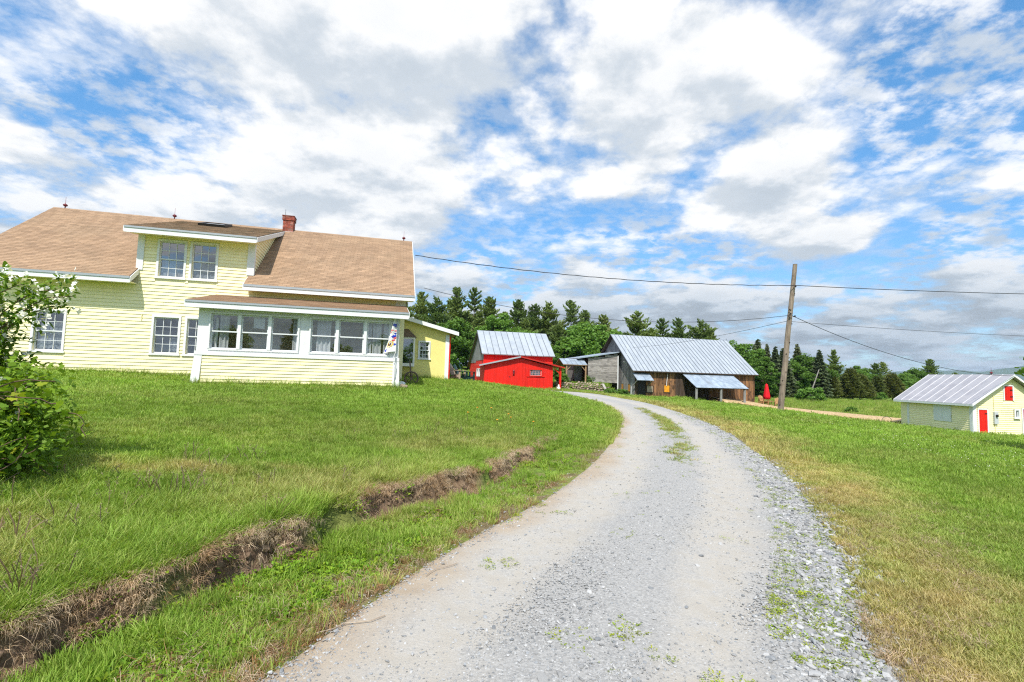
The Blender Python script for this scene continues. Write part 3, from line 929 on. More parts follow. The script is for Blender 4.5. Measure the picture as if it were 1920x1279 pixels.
def slab(mb, x0, x1, ya, za, yb, zb, th):
    mb.hexa([(x0, ya, za - th), (x1, ya, za - th), (x1, yb, zb - th), (x0, yb, zb - th), (x0, ya, za), (x1, ya, za), (x1, yb, zb), (x0, yb, zb)])


# main roof: deck in three pieces, shingles on the slope that faces the drive
mb = MB(DZ)
slab(mb, -2.8, 2.6, EY, EZ, RY, RZ, .14); slab(mb, 6.35, 12.8, EY, EZ, RY, RZ, .14); slab(mb, 2.6, 6.35, 3.9, roofz(3.9), RY, RZ, .14)
slab(mb, -2.8, 12.8, 9.6, EZ, RY + .001, RZ, .14)
roof = mb.build('roof', MT['shingle'], house)
us_ = (0, RY - EY, RZ - EZ); LS = math.hypot(RY - EY, RZ - EZ)
for x0, x1 in ((-2.8, 2.6), (6.35, 12.8)):
    mb = MB(DZ); shingles(mb, (x0, EY - .02, EZ + .002), (1, 0, 0), us_, x1 - x0, LS)
    tag(mb.build('shingles', MT['shingle'], roof, var=True), kind='stuff')
mb = MB(DZ)
xx = -2.8
while xx < 12.75:
    x2 = min(xx + .3, 12.8); mb.cur = random.uniform(.3, .7)
    mb.prism([(xx + .003, RY - .16, RZ - .095), (xx + .003, RY, RZ + .030), (xx + .003, RY + .16, RZ - .095), (xx + .003, RY + .16, RZ - .11), (xx + .003, RY, RZ + .012), (xx + .003, RY - .16, RZ - .11)], (x2 - xx - .006, 0, 0)); xx = x2
tag(mb.build('ridge_caps', MT['shingle'], roof, var=True), kind='stuff')
# dormer roof
mb = MB(DZ); slab(mb, 2.3, 6.7, DE_Y, DE_Z, DR_Y, DR_Z, .09)
droof = mb.build('dormer_roof', MT['shingle_old'], house)
mb = MB(DZ); shingles(mb, (2.3, DE_Y - .02, DE_Z + .002), (1, 0, 0), (0, DR_Y - DE_Y, DR_Z - DE_Z), 4.4, math.hypot(DR_Y - DE_Y, DR_Z - DE_Z))
tag(mb.build('shingles', MT['shingle_old'], droof, var=True), kind='stuff')
# skylight
yA, yB = 2.55, 3.55
mb = MB(DZ)
P3 = lambda x, y, h: (x, y - h * .32, dorz(y) + h * .95)
def ringbox(x0, x1, y0, y1, h0, h1): mb.hexa([P3(x0, y0, h0), P3(x1, y0, h0), P3(x1, y1, h0), P3(x0, y1, h0), P3(x0, y0, h1), P3(x1, y0, h1), P3(x1, y1, h1), P3(x0, y1, h1)])
ringbox(3.55, 4.62, yA, yA + .08, .01, .13); ringbox(3.55, 4.62, yB - .08, yB, .01, .13); ringbox(3.55, 3.63, yA + .08, yB - .08, .01, .1305); ringbox(4.54, 4.62, yA + .08, yB - .08, .01, .1305)
skl = mb.build('skylight', MT['black'], house)
mb = MB(DZ); ringbox(3.63, 4.54, yA + .08, yB - .08, .05, .11); mb.build('pane', MT['skyglass'], skl)
# fascias, soffits, rakes
mb = MB(DZ); mb.box(-2.8, 2.6, EY - .025, EY + .015, 4.56, EZ - .06); fas = mb.build('fascia', MT['white'], house)
mb = MB(DZ); mb.box(-2.8, 2.6, EY - .05, EY - .0255, EZ - .085, EZ - .005); mb.build('drip_edge', MT['drip'], fas)
mb = MB(DZ); mb.box(6.35, 12.8, EY - .025, EY + .015, 4.56, EZ - .06); fas = mb.build('fascia', MT['white'], house)
mb = MB(DZ); mb.box(6.35, 12.8, EY - .05, EY - .0255, EZ - .085, EZ - .005); mb.build('drip_edge', MT['drip'], fas)
mb = MB(DZ); mb.box(2.3, 6.7, DE_Y - .03, DE_Y + .015, 6.42, DE_Z - .03); fas = mb.build('fascia', MT['white'], house)
mb = MB(DZ); mb.box(2.3, 6.7, DE_Y - .055, DE_Y - .0305, DE_Z - .07, DE_Z - .003); mb.build('drip_edge', MT['drip'], fas)
mb = MB(DZ); mb.box(-2.78, 2.58, EY + .016, -.03, 4.60, 4.63); mb.box(6.37, 12.78, EY + .016, -.03, 4.60, 4.63); mb.box(2.32, 6.68, DE_Y + .016, -.03, 6.50, 6.53); mb.build('soffit', MT['yellow'], house)
def rake(x0, x1, ya, yb, zf, h, m='white'):
    b = MB(DZ); b.prism([(x0, ya, zf(ya) - h), (x0, yb, zf(yb) - h), (x0, yb, zf(yb) - .012), (x0, ya, zf(ya) - .012)], (x1 - x0, 0, 0)); b.build('rake_board', MT[m], house)
rake(2.601, 2.63, EY - .02, .0, roofz, .22); rake(12.801, 12.83, EY - .02, RY, roofz, .24); rake(-2.83, -2.801, EY - .02, RY, roofz, .24)
rake(6.701, 6.73, DE_Y - .02, DR_Y - .1, dorz, .20); rake(2.27, 2.299, DE_Y - .02, DR_Y - .1, dorz, .20); rake(6.32, 6.349, EY - .02, -.0, roofz, .20)
# chimney of single bricks
ch = MB(DZ); ch.box(6.60, 7.05, 4.30, 4.75, 8.1, 9.02); chim = ch.build('chimney', MT['mortar'], house)
mb = MB(DZ)
nrow = 12
for r in range(nrow):
    z0 = 8.30 + r * .0625; ex = .045 if r >= nrow - 3 else .012 if r < nrow - 3 else .03
    for face in range(4):
        L_ = .45 + 2 * ex; n_ = 2
        for k in range(n_ + 1):
            a = -L_ / 2 + (k - (.5 if r % 2 else 0)) * L_ / n_; b = a + L_ / n_ - .012
            a = max(a, -L_ / 2); b = min(b, L_ / 2)
            if b - a < .04: continue
            mb.cur = random.random(); d0 = .226; d1 = .225 + ex + random.uniform(-.003, .004)
            pts = []
            for zz in (z0, z0 + .052):
                for (s, d) in ((a, d1), (b, d1), (b, d0), (a, d0)):
                    x, y = [(s, -d), (d, s), (-s, d), (-d, -s)][face]
                    pts.append((6.825 + x, 4.525 + y, zz))
            mb.hexa(pts)
tag(mb.build('bricks', MT['brick'], chim, var=True), kind='stuff')
mb = MB(DZ); mb.box(6.57, 7.08, 4.27, 4.78, 8.14, 8.30); mb.build('flashing', MT['whitemetal'], chim)
mb = MB(DZ); mb.box(6.54, 7.11, 4.24, 4.81, 9.052, 9.09); mb.box(6.68, 6.97, 4.38, 4.67, 9.09, 9.13); mb.build('cap', MT['brick'], chim)
mb = MB(DZ); mb.tube([(6.66, 4.4, 9.08), (6.66, 4.4, 9.42)], .008, 5); mb.build('lightning_rod', MT['black'], chim)
# lightning rods with glass balls on the ridge
for x in (-2.38, 1.89, 12.37):
    mb = MB(DZ); mb.lathe([(.03, 0), (.02, .05), (.02, .08), (.075, .12), (.09, .15), (.075, .18), (.02, .215), (.008, .23), (.005, .52)], (x, RY, RZ + .01), 10)
    mb.build('lightning_rod', MT['darkred'], house, smooth=True)

# ---- glazed porch
PY = -2.65
FP = front(PY)
pw = [(5.94, 6.87), (6.87, 7.82), (7.82, 8.78), (9.10, 10.04), (10.04, 11.0), (11.0, 11.92)]
pholes = [(a + .045, b - .045, 2.16 + .05, 3.45 - .05) for a, b in pw]
mb = MB(DZ); wall_holes(mb, FP, 5.60, 12.20, 1.98, 3.62, .12, pholes); mb.build('porch_wall', MT['white'], house)
mb = MB(DZ); pbox(mb, FP, 5.62, 12.20, -.12, -.0, .6, 1.979); mb.build('porch_base', MT['yellow'], house)
mb = MB(DZ)
for x0, x1 in ((5.60, 5.72), (12.08, 12.2)):
    mb.box(x0, x1, PY + .1201, -.0, .6, 2.1); mb.prism([(x0, PY + .1201, 3.4), (x0, -.0, 3.4), (x0, -.0, 4.18), (x0, PY + .1201, 3.62)], (x1 - x0, 0, 0)); mb.box(x0, x1, PY + .1201, PY + .5, 2.1, 3.4); mb.box(x0, x1, -1.0, -.0, 2.1, 3.4)
mb.build('porch_side', MT['white'], house)
mb = MB(DZ); mb.box(5.72, 12.08, PY + .121, -.03, 1.18, 1.25); mb.build('porch_floor', MT['beige'], house)
mb = MB(DZ); pbox(mb, FP, 5.56, 12.24, 0, .05, 1.985, 2.12); mb.build('sill_board', MT['white'], house)
clapboards(house, FP, 5.80, 12.02, .97, 1.985, .1127, [], MT['yellow'], DZ)
for (x0, x1, fl) in ((5.57, 5.80, -.07), (12.02, 12.24, .07)):
    b = MB(DZ); b.hexa([FP(x0 + min(fl, 0), .09, .92), FP(x1 + fl * .6, .09, .92), FP(x1 + fl * .6, -.0, .92), FP(x0 + min(fl, 0), -.0, .92), FP(x0, .036, 1.984), FP(x1, .036, 1.984), FP(x1, .0, 1.984), FP(x0, .0, 1.984)]); b.build('corner_board', MT['white'], house)
cur = {0: [(.0, .14, 0, 1, 'curtain', .03), (.28, .62, 0, 1, 'curtain', .04)], 1: [], 2: [(.78, 1, 0, 1, 'curtain', .03)], 3: [(.22, .78, 0, 1, 'curtain', .04)], 4: [], 5: [(.0, .2, 0, 1, 'curtain', .03), (.25, .62, 0, 1, 'curtain', .04), (.72, 1, 0, 1, 'curtain', .03)]}
for i, (a, b) in enumerate(pw):
    wn = window(house, FP, a, b, 2.16, 3.45, (1, 1), DZ, cas=.05, curtain=cur[i], sill=False, glass='porchglass')
    if i == 1:
        g = MB(DZ); g.add([FP(7.27, -.13, 2.98), FP(7.62, -.13, 2.96), FP(7.62, -.13, 3.34), FP(7.27, -.13, 3.36)], [(0, 1, 2, 3)]); g.build('paper_blind', MT['flagwhite'], wn)
# porch roof
PEY, PEZ, PTZ = -3.0, 3.78, 4.39
psl = (PTZ - PEZ) / (0 - PEY)
mb = MB(DZ); slab(mb, 5.30, 12.50, PEY, PEZ, -.03, PTZ, .07); proof = mb.build('porch_roof', MT['shingle'], house)
mb = MB(DZ); shingles(mb, (5.30, PEY - .02, PEZ + .002), (1, 0, 0), (0, 2.97, PTZ - PEZ), 7.2, math.hypot(2.97, PTZ - PEZ))
tag(mb.build('shingles', MT['shingle'], proof, var=True), kind='stuff')
mb = MB(DZ); mb.box(5.30, 12.50, PEY - .025, PEY + .015, 3.54, PEZ - .03); fas = mb.build('fascia', MT['white'], house)
mb = MB(DZ); mb.box(5.30, 12.50, PEY - .05, PEY - .0255, PEZ - .07, PEZ - .004); mb.build('drip_edge', MT['drip'], fas)
mb = MB(DZ); mb.box(5.31, 12.49, PEY + .016, PY - .045, 3.60, 3.625); mb.build('soffit', MT['white'], house)
pz = lambda y: PEZ + (y - PEY) * psl
rake(12.501, 12.53, PEY - .02, -.05, pz, .18); rake(5.27, 5.299, PEY - .02, -.05, pz, .18)

# ---- side wing with lean-to roof, bay window
WY = 2.0
FW = front(WY)
whole = [(13.20, 13.76, 2.22, 3.10)]
mb = MB(DZ)
wall_holes(mb, FW, 12.46, 14.62, .7, 3.50, .14, [inset(whole[0], .055)])
mb.prism([(12.46, WY, 3.501), (14.62, WY, 3.501), (14.62, WY, 3.53), (12.46, WY, 4.08)], (0, .14, 0))
mb.build('wing_wall', MT['stucco'], house)
mb = MB(DZ); mb.box(14.50, 14.62, WY + .141, 7.2, .7, 3.46); mb.box(12.46, 14.5, 7.08, 7.2, .7, 3.46); mb.build('wing_side_wall', MT['red'], house)
window(house, FW, *whole[0], (3, 2), DZ, cas=.055, curtain=[(.0, 1, .0, .45, 'lace', .012)])
mb = MB(DZ)
wsl = (3.56 - 4.22) / (15.03 - 12.46)
mb.prism([(12.46, WY - .3, 4.10), (15.03, WY - .3, 3.45), (15.03, WY - .3, 3.56), (12.46, WY - .3, 4.21)], (0, 5.7, 0)); mb.build('wing_roof', MT['tin_old'], house)
mb = MB(DZ); mb.prism([(12.46, WY - .335, 4.04), (15.04, WY - .335, 3.39), (15.04, WY - .335, 3.565), (12.46, WY - .335, 4.215)], (0, .034, 0)); mb.build('rake_board', MT['white'], house)
mb = MB(DZ); pbox(mb, FW, 14.46, 14.64, .0, .04, .8, 3.42); mb.build('corner_board', MT['white'], house)
mb = MB(DZ); mb.box(14.64, 14.70, WY + .0, WY + .16, .8, 3.36); mb.build('corner_board', MT['red'], house)
# bay window beside the porch
mb = MB(DZ); FB = front(1.45)
for (z0, z1) in ((1.88, 2.02), (3.12, 3.20)): mb.box(12.30, 13.02, 1.45, 1.995, z0, z1)
mb.box(12.30, 12.38, 1.45, 1.995, 2.02, 3.12); mb.box(12.94, 13.02, 1.45, 1.995, 2.02, 3.12); bay = mb.build('bay_window', MT['white'], house)
g = MB(DZ); g.box(12.38, 12.94, 1.49, 1.50, 2.02, 3.12); g.build('pane', MT['glass'], bay)
g = MB(DZ); g.box(12.38, 12.94, 1.97, 1.99, 2.02, 3.12); g.build('backing', MT['dark'], bay)  # dark sheet in place of the unlit room behind the bay pane
g = MB(DZ); g.add([(12.26, 1.40, 3.201), (13.08, 1.40, 3.201), (13.08, 1.995, 3.201), (12.26, 1.995, 3.201), (12.34, 1.995, 3.62), (12.72, 1.995, 3.62)], [(0, 1, 5, 4), (1, 2, 5), (0, 4, 3), (0, 3, 2, 1), (2, 3, 4, 5)]); g.build('bay_roof', MT['shingle_old'], bay)

# ---------------------------------------------------------------- red barn
MT['pinkish'] = M('faded_pink_muntin', (0.62, 0.36, 0.33), None, rough=.6)
RB = thing('red_barn', 'bright red barn with grey metal roof and low gabled front', 'barn', (4.15, 48.21, .38), A_U)
DZ = -.38
FR = front(0.0)
rp = lambda s: 3.34 - abs(s + 3.43) * (.78 / 3.45)
win_r = (-2.48, -1.14, 1.62, 2.28)
vboards(RB, FR, -6.92, 0.0, lambda s: -.1, rp, .31, MT['red'], DZ, holes=[inset(win_r, .05)], name='wall_board', jit=.010)
mb = MB(DZ); mb.prism([(-6.9, .001, -.1), (-6.9, .001, 2.5), (-3.43, .001, 3.25), (-.02, .001, 2.5), (-.02, .001, -.1)], (0, .05, 0)); mb.box(-6.92, -6.82, .052, 2.3, -.1, 2.45); mb.box(-.1, -.0, .052, 2.3, -.1, 2.45)
mb.build('front_frame', MT['red'], RB)
mb = MB(DZ); pbox(mb, FR, win_r[0] + .03, win_r[1] - .03, .001, .004, win_r[2] + .03, win_r[3] - .03); mb.build('dark_backing', MT['dark'], RB)  # dark panel on the solid wall, standing in for the unlit barn inside
w_ = window(RB, front(-.075), *win_r, (4, 3), DZ, cas=.05, rails=False, sill=False, frame_m=MT['red'], sash_m=MT['pinkish'])
mb = MB(DZ); pbox(mb, FR, -2.72, -.86, .03, .09, 1.54, 1.62); mb.build('window_sill', MT['red'], RB)
mb = MB(DZ); pbox(mb, FR, -4.55, -3.55, .03, .06, .35, 2.45); dr = mb.build('door', MT['red'], RB)
mb = MB(DZ); pbox(mb, FR, -4.50, -4.36, .06, .085, 1.45, 1.52); mb.build('latch', MT['darkred'], dr)
mb = MB(DZ); pbox(mb, FR, -4.15, -3.95, .03, .06, 1.55, 1.62); c_ = FR(-4.05, .12, 1.92); mb.lathe([(.05, -.22), (.085, -.16), (.085, .1), (.11, .12), (.03, .24)], c_, 8); mb.build('lantern', MT['darkred'], RB)
# front roof: two low slopes
for (x0, x1, z0, z1, m1) in ((-7.50, -3.43, 2.55, 3.50, 'tin'), (-3.43, 1.12, 3.50, 2.58, 'redmetal')):
    mb = MB(DZ); mb.prism([(x0, -.32, z0 - .05), (x1, -.32, z1 - .05), (x1, -.32, z1), (x0, -.32, z0)], (0, 2.7, 0)); mb.build('front_roof', MT['redmetal'], RB)
    mb = MB(DZ); mb.prism([(x0, -.36, z0 - .12), (x1, -.36, z1 - .12), (x1, -.36, z1 + .01), (x0, -.36, z0 + .01)], (0, .035, 0)); mb.build('rake_board', MT['tin' if x0 < -4 else 'redmetal'], RB)
mb = MB(DZ); mb.box(.68, .86, -.12, .06, -.25, 2.5); mb.build('porch_post', MT['red'], RB)
mb = MB(DZ); mb.bar((.77, -.03, 1.9), (.1, -.03, 2.45), .08, .08); mb.build('brace', MT['red'], RB)
# main block behind
vboards(RB, front(2.3), -6.6, .75, lambda s: .2, lambda s: 3.75, .28, MT['red'], DZ, name='wall_board', jit=.012)
mb = MB(DZ)
prof = [(2.33, 0.), (10.4, 0.), (10.4, 2.75), (5.1, 6.22), (2.33, 3.85)]
mb.prism([(-6.55, y, z) for y, z in prof], (.1, 0, 0)); mb.prism([(.62, y, z) for y, z in prof], (.1, 0, 0)); mb.build('end_walls', MT['red'], RB)
gz_ = lambda y: min(6.20, 3.85 + (y - 2.33) * .855) if y < 5.1 else 6.22 - (y - 5.1) * .655
vboards(RB, left(-6.56), 2.25, 10.4, lambda s: 3.1 if s < 6.5 else 2.9, lambda s: max(gz_(s) - .04, 2.95), .32, MT['greywood'], DZ, name='gable_board', d0=.03)
vboards(RB, left(-6.56), 2.25, 10.4, lambda s: .1, lambda s: min(3.1 if s < 6.5 else 2.9, gz_(s)), .7, MT['red'], DZ, name='wall_board', jit=.003)
for ya in (3.3, 4.5): window(RB, left(-6.68), ya, ya + .75, 1.4, 2.25, (2, 2), DZ, cas=.07, rails=False, sill=False)
for ya in (3.3, 4.5):
    mb = MB(DZ); pbox(mb, left(-6.60), ya + .04, ya + .71, .0, .005, 1.44, 2.21); mb.build('dark_backing', MT['dark'], RB)  # same stand-in for interior darkness behind the side windows
ms = (6.30 - 3.72) / (5.1 - 1.95)
metal_roof(RB, (-6.85, 1.92, 3.70), (1, 0, 0), (0, 3.18, 2.60), 7.75, math.hypot(3.18, 2.60), 12, MT['tin'], MT['seam'], DZ, rib=.05, ribw=.06)
mb = MB(DZ); slab(mb, -6.84, .89, 1.93, 3.695, 5.1, 6.29, .06); slab(mb, -6.84, .89, 10.8, 2.55, 5.101, 6.29, .06); mb.build('roof_deck', MT['greywood'], RB)
mb = MB(DZ); mb.prism([(-6.87, 1.93, 3.62), (-6.87, 5.1, 6.21), (-6.87, 10.8, 2.48), (-6.87, 10.8, 2.34), (-6.87, 5.1, 6.05), (-6.87, 1.93, 3.46)], (.028, 0, 0)); mb.build('rake_board', MT['darkwood'], RB)

# ---------------------------------------------------------------- grey barn
BZ = -.25
GB = thing('timber_barn', 'big weathered brown and grey timber barn with long silvery metal roof', 'barn', (12.84, 50.26, BZ), A_U)
DZ = -BZ
BE_Y, BE_Z, BR_Y, BR_Z = -.45, 2.48, 4.8, 6.60
FB0 = front(0.0)
holes = [(1.36, 2.08, .28, .96), (3.38, 4.05, .32, 1.07), (.35, 1.15, -.6, 1.5)]
def bwood(s):
    return MT['darkwood'] if s < 1.3 or 4.7 < s < 6.6 else MT['brownwood']
for (a, b, m_) in ((0, 1.3, 'darkwood'), (1.3, 4.75, 'brownwood'), (4.75, 5.3, 'darkwood'), (5.3, 8.9, 'darkwood'), (8.9, 14.7, 'brownwood')):
    vboards(GB, FB0, a, b, lambda s: -.95 - .02 * s, lambda s: 2.62, .22, MT[m_], DZ, holes=holes, jit=.02)
mb = MB(DZ); mb.box(.0, 14.7, .03, .06, -1.2, 2.6); mb.box(14.6, 14.7, .06, 9.6, -1.2, 2.6); mb.box(0, 14.7, 9.54, 9.6, -1.2, 2.6); mb.prism([(14.62, .06, 2.6), (14.62, 9.54, 2.6), (14.62, 4.8, 6.45)], (.06, 0, 0)); mb.build('back_walls', MT['darkwood'], GB)
for (h, m_) in ((holes[0], 'beige'), (holes[1], 'orange')):
    b = MB(DZ); pbox(b, FB0, h[0] + .03, h[1] - .03, .0, .05, h[2] + .03, h[3] - .03); ht = b.build('hatch', MT[m_], GB)
    b = MB(DZ); pbox(b, FB0, h[0] - .05, h[1] + .05, .03, .06, h[2] - .06, h[2] + .02); pbox(b, FB0, h[0] - .05, h[0] + .02, .03, .06, h[2] + .021, h[3] + .05); pbox(b, FB0, h[1] - .02, h[1] + .05, .03, .06, h[2] + .021, h[3] + .05); b.build('hatch_frame', MT['darkwood'], ht)
mb = MB(DZ); pbox(mb, FB0, .37, 1.13, -.0, .035, -.6, 1.48); mb.build('door', MT['black'], GB)
mb = MB(DZ); mb.tube([FB0(3.62, .10, 1.0), FB0(3.78, .10, 2.35)], .03, 6); mb.build('pipe', MT['whitemetal'], GB)
# gable end towards the red barn
gt = lambda y: BR_Z - .10 - abs(y - 4.8) * .785
gh = [(.95, 1.55, .30, 1.05), (2.35, 2.95, .32, 1.08)]
vboards(GB, left(0), 0, 9.6, lambda s: -.9 if s < 3.0 else -.3, gt, .26, MT['greywood'], DZ, holes=gh, jit=.012)
mb = MB(DZ); mb.prism([(.001, 0.07, -1.2), (.001, 9.5, -1.2), (.001, 9.5, 2.6), (.001, 4.8, 6.4), (.001, .07, 2.6)], (.04, 0, 0)); mb.build('gable_lining', MT['darkwood'], GB)
for h in gh:
    b = MB(DZ); pbox(b, left(0), h[0] + .02, h[1] - .02, .0, .02, h[2] + .02, h[3]); ht = b.build('hatch', MT['amber'], GB)
    b = MB(DZ); pbox(b, left(0), h[0] - .05, h[1] + .05, .03, .07, h[2] - .16, h[2]); b.build('hatch_sill', MT['darkwood'], ht)
mb = MB(DZ); pbox(mb, left(0), .62, .74, .03, .06, -.9, 1.2); mb.build('trim_board', MT['whitemetal'], GB)
mb = MB(DZ); mb.tube([(-.12, 1.55, 3.0), (-.12, 1.55, 5.0)], .03, 6); mb.tube([(-.12, 1.55, 3.15), (-.45, 1.45, 3.35)], .02, 6); mb.lathe([(.03, 0), (.11, .05), (.12, .08)], (-.48, 1.45, 3.35), 8); mb.build('service_mast', MT['whitemetal'], GB)
metal_roof(GB, (-.5, BE_Y, BE_Z), (1, 0, 0), (0, BR_Y - BE_Y, BR_Z - BE_Z), 15.4, math.hypot(BR_Y - BE_Y, BR_Z - BE_Z), 32, MT['tin'], MT['seam'], DZ, rib=.045, ribw=.055)
mb = MB(DZ); slab(mb, -.49, 14.89, BE_Y + .01, BE_Z - .006, BR_Y, BR_Z - .006, .09); slab(mb, -.49, 14.89, 10.05, BE_Z, BR_Y + .001, BR_Z - .006, .09); mb.build('roof_deck', MT['darkwood'], GB)
mb = MB(DZ); mb.tube([(14.88, 4.8, 6.6), (14.88, 4.8, 6.85)], .02, 5); mb.build('ridge_rod', MT['black'], GB)
# small awning over the door
aw_ = MB(DZ); slab(aw_, -.28, 1.62, -1.02, 1.54, -.03, 2.26, .03); awn = aw_.build('awning', MT['tin_old'], GB)
for x in (-.2, 1.5):
    b = MB(DZ); b.bar((x, -.92, 1.55), (x, -.03, .95), .07, .07); b.build('brace', MT['greywood'], awn)
# lean-to
metal_roof(GB, (5.45, -2.65, .95), (1, 0, 0), (0, 2.62, 1.48), 6.25, math.hypot(2.62, 1.48), 10, MT['tin_old'], MT['tin_old'], DZ, name='lean_to_panel', rib=.02, ribw=.04)
mb = MB(DZ); slab(mb, 5.47, 11.68, -2.6, .945, -.05, 2.39, .07); mb.build('lean_to_deck', MT['darkwood'], GB)
for x in (5.57, 8.48, 11.33):
    b = MB(DZ); b.tube([(x, -2.45, -1.15), (x + .02, -2.45, .92)], [.14, .12], 8); b.build('post', MT['greywood'], GB)
# raised annex of horizontal boards
FA = front(3.0)
at_ = lambda s: 4.40 + (s + .44) * .175
z = 1.12; k = 0
while z < 4.3:
    e = .2 * random.uniform(.85, 1.15); z2 = z + e
    lo = -3.95; hi = -.50
    if z2 > at_(lo): lo = max(lo, -.44 + (z2 - 4.40) / .175)
    if hi - lo > .2:
        j = random.uniform(0, .02); b = MB(DZ); pbox(b, FA, lo, hi, j, j + .025, z + .006, z2 - .003); b.build('board', MT['greywood_h'], GB)
    z = z2
mb = MB(DZ); mb.prism([(-3.95, 2.999 + .001, 1.12), (-.5, 3.0, 1.12), (-.5, 3.0, 4.3), (-3.95, 3.0, 3.72)], (0, .05, 0)); mb.box(-3.95, -3.87, 3.06, 7.5, 1.12, 3.7); mb.box(-3.95, -.5, 3.06, 7.5, 1.0, 1.119); mb.box(-3.95, -.5, 7.4, 7.5, -.6, 4.0); mb.build('annex_frame', MT['darkwood'], GB)
mb = MB(DZ); mb.prism([(-5.25, 2.7, 3.60), (-.05, 2.7, 4.51), (-.05, 2.7, 4.62), (-5.25, 2.7, 3.71)], (0, 5, 0)); mb.build('annex_roof', MT['tin_old'], GB)
mb = MB(DZ); pbox(mb, FA, -.50, -.38, .03, .08, -.75, 4.15); mb.build('trim_board', MT['whitemetal'], GB)
mb = MB(DZ); mb.box(-4.9, -3.96, 4.6, 7.2, .9, 3.6); mb.build('porch_closet', MT['greywood'], GB)
# open canopy beside the annex
cz, ce = 3.58, 2.94
metal_roof(GB, (-7.2, 1.95, ce), (1, 0, 0), (0, 1.25, cz - ce), 2.75, math.hypot(1.25, cz - ce), 5, MT['tin_old'], MT['seam'], DZ, name='canopy_panel', rib=.02)
mb = MB(DZ); slab(mb, -7.19, -4.46, 4.45, ce, 3.2, cz, .04); slab(mb, -7.19, -4.46, 1.96, ce - .005, 3.2, cz - .005, .05); mb.build('canopy_deck', MT['newwood'], GB)
for (x, y) in ((-6.75, 2.1), (-4.6, 2.1), (-6.75, 4.3)):
    b = MB(DZ); b.box(x - .06, x + .06, y - .06, y + .06, .85, ce - .05); b.build('canopy_post', MT['newwood'], GB)
    for sx in (-1, 1):
        if (x < -6 and sx < 0): continue
        if (x > -5 and sx > 0): continue
        b = MB(DZ); b.bar((x, y, ce - .65), (x + sx * .5, y, ce - .1), .06, .06); b.build('brace', MT['newwood'], GB)

# ---------------------------------------------------------------- small yellow shed
SZ = -1.48
SH = thing('yellow_shed', 'small pale yellow clapboard shed with pale metal roof and red doors', 'shed', (32.61, 34.3, SZ), R_(1.7))
DZ = -SZ
FS = front(0.0); FL = left(0.0)
ridge_x, rz_s, ez_s = 2.72, 2.72, .56
ssl = (rz_s - ez_s) / (ridge_x + .38)
mb = MB(DZ)
mb.prism([(0, 0, -2.2), (5.44, 0, -2.2), (5.44, 0, .72), (2.72, 0, 2.60), (0, 0, .72)], (0, .08, 0)); mb.prism([(0, 6.0, -2.2), (5.44, 6.0, -2.2), (5.44, 6.0, .72), (2.72, 6.0, 2.60), (0, 6.0, .72)], (0, .08, 0)); mb.box(0, .08, .081, 5.999, -2.2, .75); mb.box(5.36, 5.44, .081, 5.999, -2.2, .75)
mb.build('walls', MT['yellow'], SH)
sh_holes = [(.30, 1.12, -2, .30), (2.22, 3.02, .78, 2.0), (2.93, 3.33, -.38, .30), (3.50, 4.70, -2, .42)]
clapboards(SH, FS, .2, 5.24, -1.9, 2.62, .14, sh_holes, MT['yellow'], DZ, lap=.04, lim=lambda z: (.2, 5.24) if z < .62 else (max(.05, (z - .66) / .70 + .04), 5.44 - max(.05, (z - .66) / .70 + .04)))
clapboards(SH, FL, .2, 5.25, -1.9, .70, .14, [(1.58, 3.05, -.86, .80)], MT['yellow'], DZ, lap=.04)
mb = MB(DZ); pbox(mb, FL, 1.6, 3.03, .0, .06, -.84, .42); mb.build('window_cover', MT['white'], SH)
for (P_, a, b) in ((FS, -.05, .2), (FL, 0.0, .2), (FL, 5.25, 5.42), (FS, 5.24, 5.49)):
    m1 = MB(DZ); pbox(m1, P_, a, b, .0, .055 if P_ is FS else .056, -2.1, .66); m1.build('corner_board', MT['white'], SH)
def shed_door(x0, x1, z0, z1, m_, cas=.09):
    f = MB(DZ); pbox(f, FS, x0 - cas, x0, 0, .055, z0, z1 + cas); pbox(f, FS, x1, x1 + cas, 0, .055, z0, z1 + cas); pbox(f, FS, x0, x1, 0, .0545, z1, z1 + cas)
    d = f.build('door' if z0 < 0 else 'loft_hatch', MT['white'], SH)
    n_ = 4
    for i in range(n_):
        b = MB(DZ); pbox(b, FS, x0 + (x1 - x0) * i / n_ + .003, x0 + (x1 - x0) * (i + 1) / n_ - .003, .0, .028 + .003 * (i % 2), z0 + .01, z1 - .01); b.build('plank', MT[m_], d)
    for zz in (z0 + .25, z1 - .3):
        b = MB(DZ); pbox(b, FS, x1 - .18, x1 + .03, .042, .052, zz, zz + .06); b.build('hinge', MT['black'], d)
shed_door(.40, 1.0, -1.75, .19, 'red'); shed_door(2.33, 2.92, .88, 1.90, 'red'); shed_door(3.62, 4.58, -1.75, .30, 'purple')
window(SH, front(-.075), 2.93, 3.33, -.38, .30, (1, 1), DZ, cas=.09, rails=False, sill=True)
mb = MB(DZ); pbox(mb, FS, 2.96, 3.30, .001, .005, -.35, .27); mb.build('dark_backing', MT['dark'], SH)  # dark panel gives the shed pane its interior darkness; the wall is solid
mb = MB(DZ); pbox(mb, FS, 1.42, 1.70, .03, .16, -.78, .06); mt_ = mb.build('meter_box', MT['greyplastic'], SH)
mb = MB(DZ); c_ = FS(1.56, .2, -.2); mb.lathe([(.07, -.07), (.08, -.02), (.08, .05), (.05, .08)], c_, 10); mb.build('dial', MT['black'], mt_)
mb = MB(DZ); mb.tube([FS(1.50, .07, .06), FS(1.48, .07, 1.25)], .02, 6); mb.tube([FS(1.55, .07, -.78), FS(1.55, .07, -1.6)], .025, 6); mb.build('conduit', MT['yellow'], mt_)
